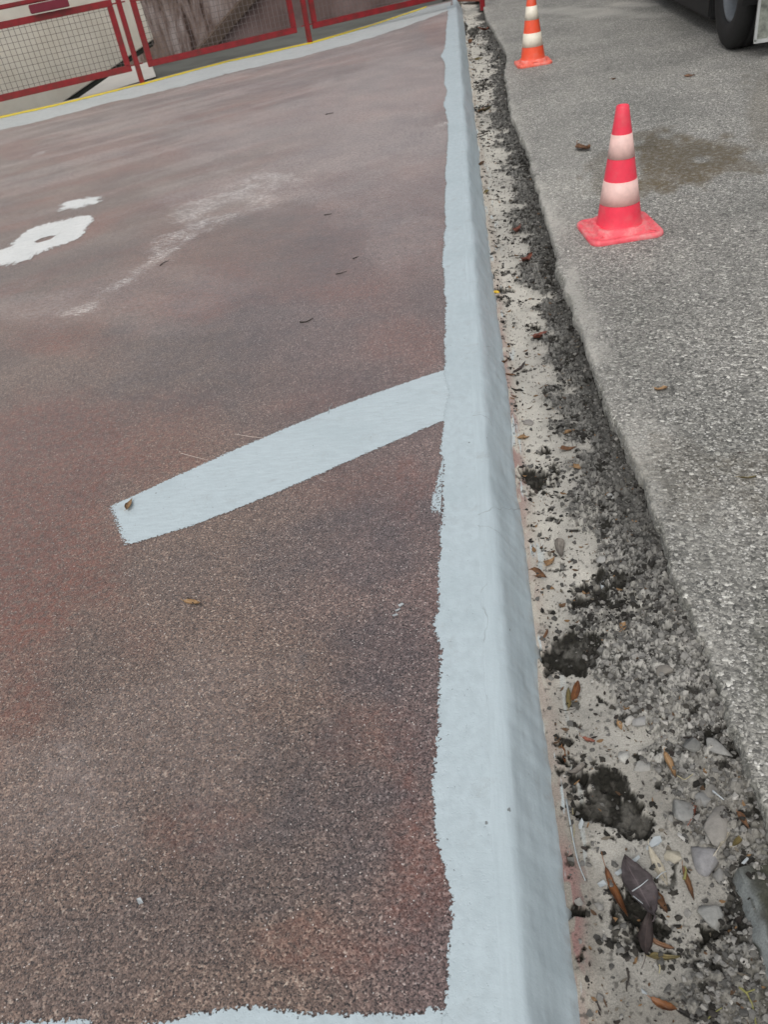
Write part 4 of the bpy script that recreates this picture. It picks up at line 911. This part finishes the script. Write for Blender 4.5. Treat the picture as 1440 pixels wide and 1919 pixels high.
# ------------------------------------------------------------------ traffic cones
def cone(name, loc, rz, sc, col, bandcol, lab, tilt=0, bs=1.0):
    root = empty(name, loc, rz); root.rotation_euler = (tilt, 0, rz); tag(root, lab, 'traffic cone', 'red and white traffic cones on the asphalt')
    mc = mat_plain('cone plastic', col, .5, .16, 14, .0012, dirt=tuple(.6*c+.4*d for c, d in zip(col, (.45, .25, .22))), dirtamt=.6)
    mb = mat_plain('worn cone base', tuple(.82*c+.18*d for c, d in zip(col, (.80, .35, .33))), .6, .22, 22, .002, dirt=(.66, .40, .37), dirtamt=.55)
    mr = mat_plain('reflective sleeve', bandcol, .42, .10, 26, .0006, dirt=tuple(x*.68 for x in bandcol), dirtamt=.35)
    H, r0, r1, zb = .612*sc, .118*sc, .030*sc, .030*sc
    R_ = lambda z: r0+(r1-r0)*(z-zb)/(H-zb)
    bm = bmesh.new()
    pr = [(.128*sc, zb+.001), (R_(zb)+.004, zb+.006*sc), (R_(zb+.03*sc), zb+.03*sc)]
    pr += [(R_(z), z) for z in np.linspace(zb+.08*sc, H-.006, 12)]+[(r1-.003, H), (r1-.010*sc, H-.001), (r1-.012*sc, H-.05*sc)]
    lathe(bm, pr, 56); from_bm('cone_body', bm, mc, root, True)
    for z0, z1 in ((.155, .268), (.375, .485)):
        bm = bmesh.new(); a, b = z0*sc, z1*sc
        lathe(bm, [(R_(a)-.001, a-.0002), (R_(a)+.0018, a), (R_((a+b)/2)+.0018, (a+b)/2), (R_(b)+.0018, b), (R_(b)-.001, b+.0002)], 56); from_bm('reflective_band', bm, mr, root, True)
    # square foot with rounded corners, a raised ring and four corner ribs
    bm = bmesh.new(); hw = .188*sc*bs; rc = .055*sc; N = 9
    def loop(s_, z, rcs=1.0):
        out = []
        for k, (cx_, cy_) in enumerate(((1, 1), (-1, 1), (-1, -1), (1, -1))):
            for j in range(N):
                t = math.pi/2*(k+j/(N-1)); q = rc*rcs
                out.append(bm.verts.new((cx_*(hw*s_-q)+q*math.cos(t), cy_*(hw*s_-q)+q*math.sin(t), z)))
        return out
    Ls = [loop(1.0, 0), loop(1.012, .006*sc), loop(1.0, .020*sc), loop(.965, .026*sc), loop(.90, .024*sc), loop(.875, .020*sc)]
    n = len(Ls[0])
    for a, b in zip(Ls[:-1], Ls[1:]):
        for k in range(n): bm.faces.new((a[k], a[(k+1) % n], b[(k+1) % n], b[k]))
    prev = Ls[-1]
    for rr, z in ((.166*bs, .020), (.162*bs, .044), (.152*bs, .052), (.124, .046), (.112, .034), (.100, .034)):
        ring = []
        for v in Ls[-1]:
            a = math.atan2(v.co.y, v.co.x); ring.append(bm.verts.new((rr*sc*math.cos(a), rr*sc*math.sin(a), z*sc)))
        for k in range(n): bm.faces.new((prev[k], prev[(k+1) % n], ring[(k+1) % n], ring[k]))
        prev = ring
    for k in range(4):
        a = math.pi/4+k*math.pi/2
        bar(bm, (.150*sc*math.cos(a), .150*sc*math.sin(a), .022*sc), (.225*sc*math.cos(a), .225*sc*math.sin(a), .018*sc), .012*sc, .012*sc, bevel=.003)
    bmesh.ops.recalc_face_normals(bm, faces=bm.faces)
    from_bm('base_plate', bm, mb, root, True)
    return root
q = [G(*p, AZ)[:2] for p in ((1083, 420), (1108, 465), (1242, 443), (1212, 400))]
c1 = np.mean(q, axis=0); e = q[2]-q[1]
cone('traffic_cone', (c1[0], c1[1], AZ-.002), math.atan2(e[1], e[0]), 1.0, (.80, .040, .080), (.78, .52, .47), 'near pinkish red traffic cone with two dirty pink white bands and scuffed square base')
c2 = (G(965, 128, AZ)[:2]+G(1033, 122, AZ)[:2])/2+[.02, .17]
cone('traffic_cone', (c2[0], c2[1], AZ-.002), math.radians(4), 1.06, (.78, .085, .030), (.76, .70, .58), 'far orange red traffic cone with clean white bands standing beside the dirt strip', bs=.88)

# ------------------------------------------------------------------ railing
P1 = G(267, 155); P2 = G(582, 80); T = (P2-P1)/np.linalg.norm(P2-P1); NB = np.array([-T[1], T[0], 0])
off = NB*.02
def F_(s, z, o=0): p = P1+T*s+off+NB*o; return (p[0], p[1], z)
M_RED = mat_plain('red railing paint', (.235, .013, .018), .42, .3, 9, .0015, dirt=(.09, .028, .022), dirtamt=.7)
M_WIRE = mat_plain('mesh wire', (.13, .105, .10), .6, .3, 30)
rail = empty('railing', tuple(P1)); tag(rail, 'dark red metal railing with wire mesh panels along the far deck edge', 'railing')
def fx(o): o.parent = rail; o.matrix_parent_inverse = Matrix.Translation(-Vector(P1)); return o
span = float(np.linalg.norm(P2-P1))
for s_ in (-span, 0, span, 2*span+.45):
    bm = bmesh.new(); bar(bm, F_(s_, -.12), F_(s_, 1.12), .062, .062, up=NB, bevel=.006)
    for z in (.22, .93):
        for dx in (-.085, .085): tube(bm, F_(s_, z), F_(s_+dx, z), .008, 6)
    fx(from_bm('post', bm, M_RED))
for s0, s1 in ((-span+.14, -.088), (.146, span-.17), (span+.085, 2*span+.32)):
    bm = bmesh.new(); zb, zt, wd = .195, .945, .075
    bar(bm, F_(s0, zb), F_(s1, zb), .04, wd, bevel=.004); bar(bm, F_(s0, zt), F_(s1, zt), .04, wd, bevel=.004)
    for s_ in (s0+wd/2, s1-wd/2): bar(bm, F_(s_, zb+wd/2+.001), F_(s_, zt-wd/2-.001), .04, wd, up=T, bevel=.004)
    fr = fx(from_bm('panel_frame', bm, M_RED))
    bm = bmesh.new(); s_ = s0+wd
    while s_ < s1-wd: tube(bm, F_(s_, zb+.02, .012), F_(s_, zt-.02, .012), .0035, 4); s_ += .068
    z = zb+wd
    while z < zt-.03: tube(bm, F_(s0+.02, z, .005), F_(s1-.02, z, .005), .0035, 4); z += .068
    me = from_bm('wire_mesh', bm, M_WIRE); me.parent = fr
bm = bmesh.new(); bar(bm, F_(-span, 1.125), F_(2*span+.45, 1.125), .07, .05, bevel=.012); fx(from_bm('handrail', bm, M_RED))
bm = bmesh.new(); bar(bm, F_(-1.10, 1.045, -.03), F_(-.62, 1.045, -.03), .10, .095, bevel=.008); fx(from_bm('rail_bracket', bm, mat_plain('maroon box', (.16, .014, .03), .5, .2, 10)))

# ------------------------------------------------------------------ yard and walls beyond the railing
def quad_wall(name, pts, z0, z1, th, mat, lab, cat):
    """upright wall along the ground line pts[0]-pts[1], thickness th away from the camera"""
    a = np.array(pts[0][:2]); b = np.array(pts[1][:2]); d = (b-a)/np.linalg.norm(b-a); n = np.array([-d[1], d[0]])
    if n@(a+b) < 0: n = -n
    c = (a+b)/2; ln = np.linalg.norm(b-a); bm = bmesh.new(); bmesh.ops.create_cube(bm, size=1)
    bmesh.ops.scale(bm, vec=(ln, th, z1-z0), verts=bm.verts); bmesh.ops.bevel(bm, geom=bm.edges[:], offset=.015, segments=2, affect='EDGES')
    o = from_bm(name, bm, mat); m_ = c+n*th/2; o.location = (m_[0], m_[1], (z0+z1)/2); o.rotation_euler = (0, 0, math.atan2(d[1], d[0])); tag(o, lab, cat); return o
M_PALE = mat_plain('pale render', (.56, .535, .465), .85, .16, 2.5, .003, dirt=(.48, .44, .36), dirtamt=.45)
FN = NB if NB[1] > 0 else -NB
fp = P1+FN*.9
Q = [PLN(*p, fp, FN) for p in ((288, 74), (262, 0), (125, 187))]
up_ = Q[1]+(Q[1]-Q[0])/(Q[1][2]-Q[0][2])*(3.2-Q[1][2]); sl_ = Q[2]-Q[0]; lo = Q[0]+sl_*((-.62-Q[0][2])/sl_[2])
def slab(name, P, th, mat, lab, cat):
    bm = bmesh.new(); f = bm.faces.new([bm.verts.new(tuple(p)) for p in P]); r = bmesh.ops.extrude_face_region(bm, geom=[f])
    bmesh.ops.translate(bm, vec=tuple(FN*th), verts=[v for v in r['geom'] if isinstance(v, bmesh.types.BMVert)]); bmesh.ops.recalc_face_normals(bm, faces=bm.faces)
    bmesh.ops.bevel(bm, geom=bm.edges[:], offset=.012, segments=2, affect='EDGES', clamp_overlap=True)
    o = from_bm(name, bm, mat)
    if lab: tag(o, lab, cat)
    return o
left = lo-T*7
rw = slab('rendered_wall', [lo, Q[0], up_, left*[1, 1, 0]+[0, 0, 3.2], left], .22, M_PALE, 'pale beige rendered stair wall with a slanting lower edge behind the left part of the railing', 'wall')
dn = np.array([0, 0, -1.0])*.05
pl = slab('shade_strip', [lo+FN*.03+dn*1.4, Q[0]+FN*.03+dn*1.4, Q[0]+FN*.03, lo+FN*.03], .5, mat_plain('soffit shade', (.035, .04, .032), .9, .3, 5), None, None); pl.parent = rw  # dark strip standing in for the shade under the wall's slanting edge
sl = [G(293, 146, LZ), G(283, 118, LZ), G(270, 90, LZ), P1-T*9+FN*6, P1-T*9-FN*.3]
o = mesh('yard', [(-60, 5, LZ-.004), (-.3, 5, LZ-.004), (-.3, 60, LZ-.004), (-60, 60, LZ-.004)], [(0, 1, 2, 3)], mat_plain('yard concrete', (.115, .12, .108), .75, .45, 1.2, .004, dirt=(.07, .075, .06), dirtamt=.6), smooth=False); tag(o, kind='structure')
o = mesh('yard_slab', [(p[0], p[1], LZ+.02) for p in sl], [(0, 1, 2, 3, 4)], mat_plain('pale slab', (.56, .545, .50), .8, .12, 2, .003), smooth=False); tag(o, kind='structure')
w0 = G(255, 124, LZ); w1 = G(720, 5, LZ)
quad_wall('stained_wall', (w0+(w1-w0)*-.6, w1+(w1-w0)*.5), LZ-.2, 4.5, .5, mat_stained(), 'rust streaked mauve concrete wall behind the middle of the railing', 'wall')
# stair flank wall: upright slab with a slanting left edge, a little in front of the stained wall
dw = (w1-w0)/np.linalg.norm(w1-w0); nw = np.array([-dw[1], dw[0], 0]); nw = nw if nw@w0 > 0 else -nw
fo_ = w0-nw*.45
A_ = PLN(366, 112, fo_, nw); B_ = PLN(463, 0, fo_, nw); sd_ = B_-A_
bot = PLN(366, 112, fo_, nw); bot[2] = LZ-.1
A0 = A_-sd_*((A_[2]-(LZ-.1))/sd_[2]); B0 = A_+sd_*((4.2-A_[2])/sd_[2])
E0 = A0+dw*9; E1 = B0+dw*6
bm = bmesh.new(); vs = [bm.verts.new(tuple(p)) for p in (A0, E0, E1, B0)]; f = bm.faces.new(vs)
r = bmesh.ops.extrude_face_region(bm, geom=[f]); bmesh.ops.translate(bm, vec=tuple(nw*.3), verts=[v for v in r['geom'] if isinstance(v, bmesh.types.BMVert)]); bmesh.ops.recalc_face_normals(bm, faces=bm.faces)
fl = from_bm('stair_flank_wall', bm, mat_plain('dark mauve concrete', (.15, .098, .088), .85, .4, 1.6, .004, dirt=(.27, .20, .19), dirtamt=.5))
tag(fl, 'dark mauve stair wall with a slanting edge behind the right part of the railing', 'wall')
bm = bmesh.new(); bar(bm, A0-nw*.04, B0-nw*.04, .16, .22, up=dw, bevel=.02); o = from_bm('edge_trim', bm, mat_plain('brown trim', (.085, .058, .042), .8, .4, 6)); o.parent = fl

# ------------------------------------------------------------------ truck at the upper right
def truck():
    wp = G(1352, 93, AZ); xw, yw = wp[0], wp[1]
    root = empty('truck', (xw, yw, AZ)); tag(root, 'truck parked on the asphalt at the upper right, showing one dark wheel and mud flap', 'truck')
    def put(o): o.parent = root; return o
    mt = mat_plain('tyre rubber', (.010, .010, .010), .75, .35, 30, .002); mr = mat_plain('rim steel', (.13, .145, .16), .5, .3, 14, .001, dirt=(.06, .06, .055), dirtamt=.5)
    md = mat_plain('dark chassis', (.010, .010, .010), .7, .3, 10); mbx = mat_plain('truck bed paint', (.10, .105, .10), .55, .25, 4)
    def wheel(x, y):
        wc = empty('wheel', (x, y, .50)); wc.parent = root; wc.rotation_euler = (0, math.radians(-90), 0)
        bm = bmesh.new()
        pr = [(.29, .05), (.285, .02), (.31, .0), (.40, -.012), (.47, .004), (.497, .03), (.50, .06), (.50, .10), (.488, .105), (.488, .115), (.50, .12), (.50, .17), (.488, .175), (.488, .185), (.50, .19), (.497, .25), (.47, .28), (.30, .285), (.29, .24)]
        lathe(bm, [(r_, -z) for r_, z in pr], 64); bmesh.ops.recalc_face_normals(bm, faces=bm.faces); put_ = from_bm('tyre', bm, mt, wc, True)
        bm = bmesh.new(); R_ = lathe(bm, [(r_, -z) for r_, z in [(.292, .24), (.288, .03), (.27, .022), (.255, .04), (.235, .11), (.17, .13), (.13, .11), (.11, .03), (.085, .01)]], 48); bm.faces.new(R_[-1])
        for k in range(8):
            t = k*math.pi/4; tube(bm, (.15*math.cos(t), .15*math.sin(t), -.13), (.15*math.cos(t), .15*math.sin(t), -.085), .016, 6)
        bmesh.ops.recalc_face_normals(bm, faces=bm.faces); from_bm('rim', bm, mr, wc, True)
    wheel(0.02, 0); wheel(2.1, 0); wheel(.02, 5.4); wheel(2.1, 5.4)
    bm = bmesh.new()
    for x in (.62, 1.5): bar(bm, (x, -1.0, .82), (x, 7.2, .82), .10, .26, bevel=.01)
    for y in (0, 5.4): tube(bm, (.25, y, .5), (1.9, y, .5), .09, 12)
    bar(bm, (1.06, -1.0, .95), (1.06, 4.6, .95), 2.2, .10, bevel=.01); bar(bm, (1.10, .72, .60), (1.10, 4.4, .60), 2.1, .92, bevel=.03)  # bed floor, then a black box added to stand in for under-truck shade
    put(from_bm('chassis', bm, md))
    bm = bmesh.new(); bar(bm, (1.06, -1.1, 1.45), (1.06, 4.6, 1.45), 2.4, .88, bevel=.02); put(from_bm('bed', bm, mbx))
    bm = bmesh.new(); bar(bm, (1.06, 4.9, 1.75), (1.06, 6.9, 1.75), 2.4, 2.1, bevel=.15); put(from_bm('cab', bm, mbx))
    # fender over the wheel
    bm = bmesh.new(); ring = []
    for k in range(17):
        t = math.radians(-8+k*12.3); ring.append([bm.verts.new((x, .60*math.cos(t), .5+.60*math.sin(t))) for x in (-.02, .36)])
    for p_, q_ in zip(ring[:-1], ring[1:]): bm.faces.new((p_[0], p_[1], q_[1], q_[0]))
    r_ = bmesh.ops.solidify(bm, geom=bm.faces[:], thickness=.012); put(from_bm('fender', bm, md, None, True))
    # mud flap hung behind the wheel
    yl_ = yw-.62; q0 = PY(1413, 82, yl_); q1 = PY(1413, 2, yl_); q2 = PY(1442, 74, yl_)
    x0, z0 = q0[0]-xw, q0[2]-AZ; sx = (q2[2]-q0[2])/(q2[0]-q0[0])
    bm = bmesh.new(); bar(bm, (x0+.26, -.62, z0+.02), (x0+.26, -.62, z0+.95), .52, .03, up=(0, 1, 0), bevel=.004)
    fl_ = put(from_bm('mud_flap', bm, mat_plain('dirty flap', (.26, .275, .235), .7, .35, 16, .003, dirt=(.05, .055, .05), dirtamt=.8)))
    bm = bmesh.new(); bar(bm, (x0+.003, -.645, z0+.02), (x0+.003, -.645, z0+.95), .02, .02, up=(0, 1, 0)); bar(bm, (x0-.005, -.645, z0+.018), (x0+.53, -.645, z0+.018), .02, .028)
    o = from_bm('flap_edge', bm, mat_plain('bare metal edge', (.40, .41, .40), .5, .2, 20)); o.parent = fl_
    for kx, cc in ((.14, (.75, .72, .68)), (.21, (.60, .14, .07))):
        bm = bmesh.new(); bar(bm, (x0+kx, -.641, z0+.24), (x0+kx, -.641, z0+.40), .068, .008, up=(0, 1, 0)); o = from_bm('reflector', bm, mat_plain('reflector', cc, .4, .1, 20)); o.parent = fl_
truck()

# rust red board lying at the far end of the dirt strip
bm = bmesh.new(); a = G(868, 2, AZ); b = G(935, -1, AZ); bar(bm, (a[0], a[1]+.4, AZ+.03), (b[0], b[1]+.2, AZ+.03), .22, .12, bevel=.01)
o = from_bm('board', bm, mat_plain('rust red board', (.24, .075, .05), .8, .3, 8)); tag(o, 'rust red board across the far end of the dirt strip', 'board')
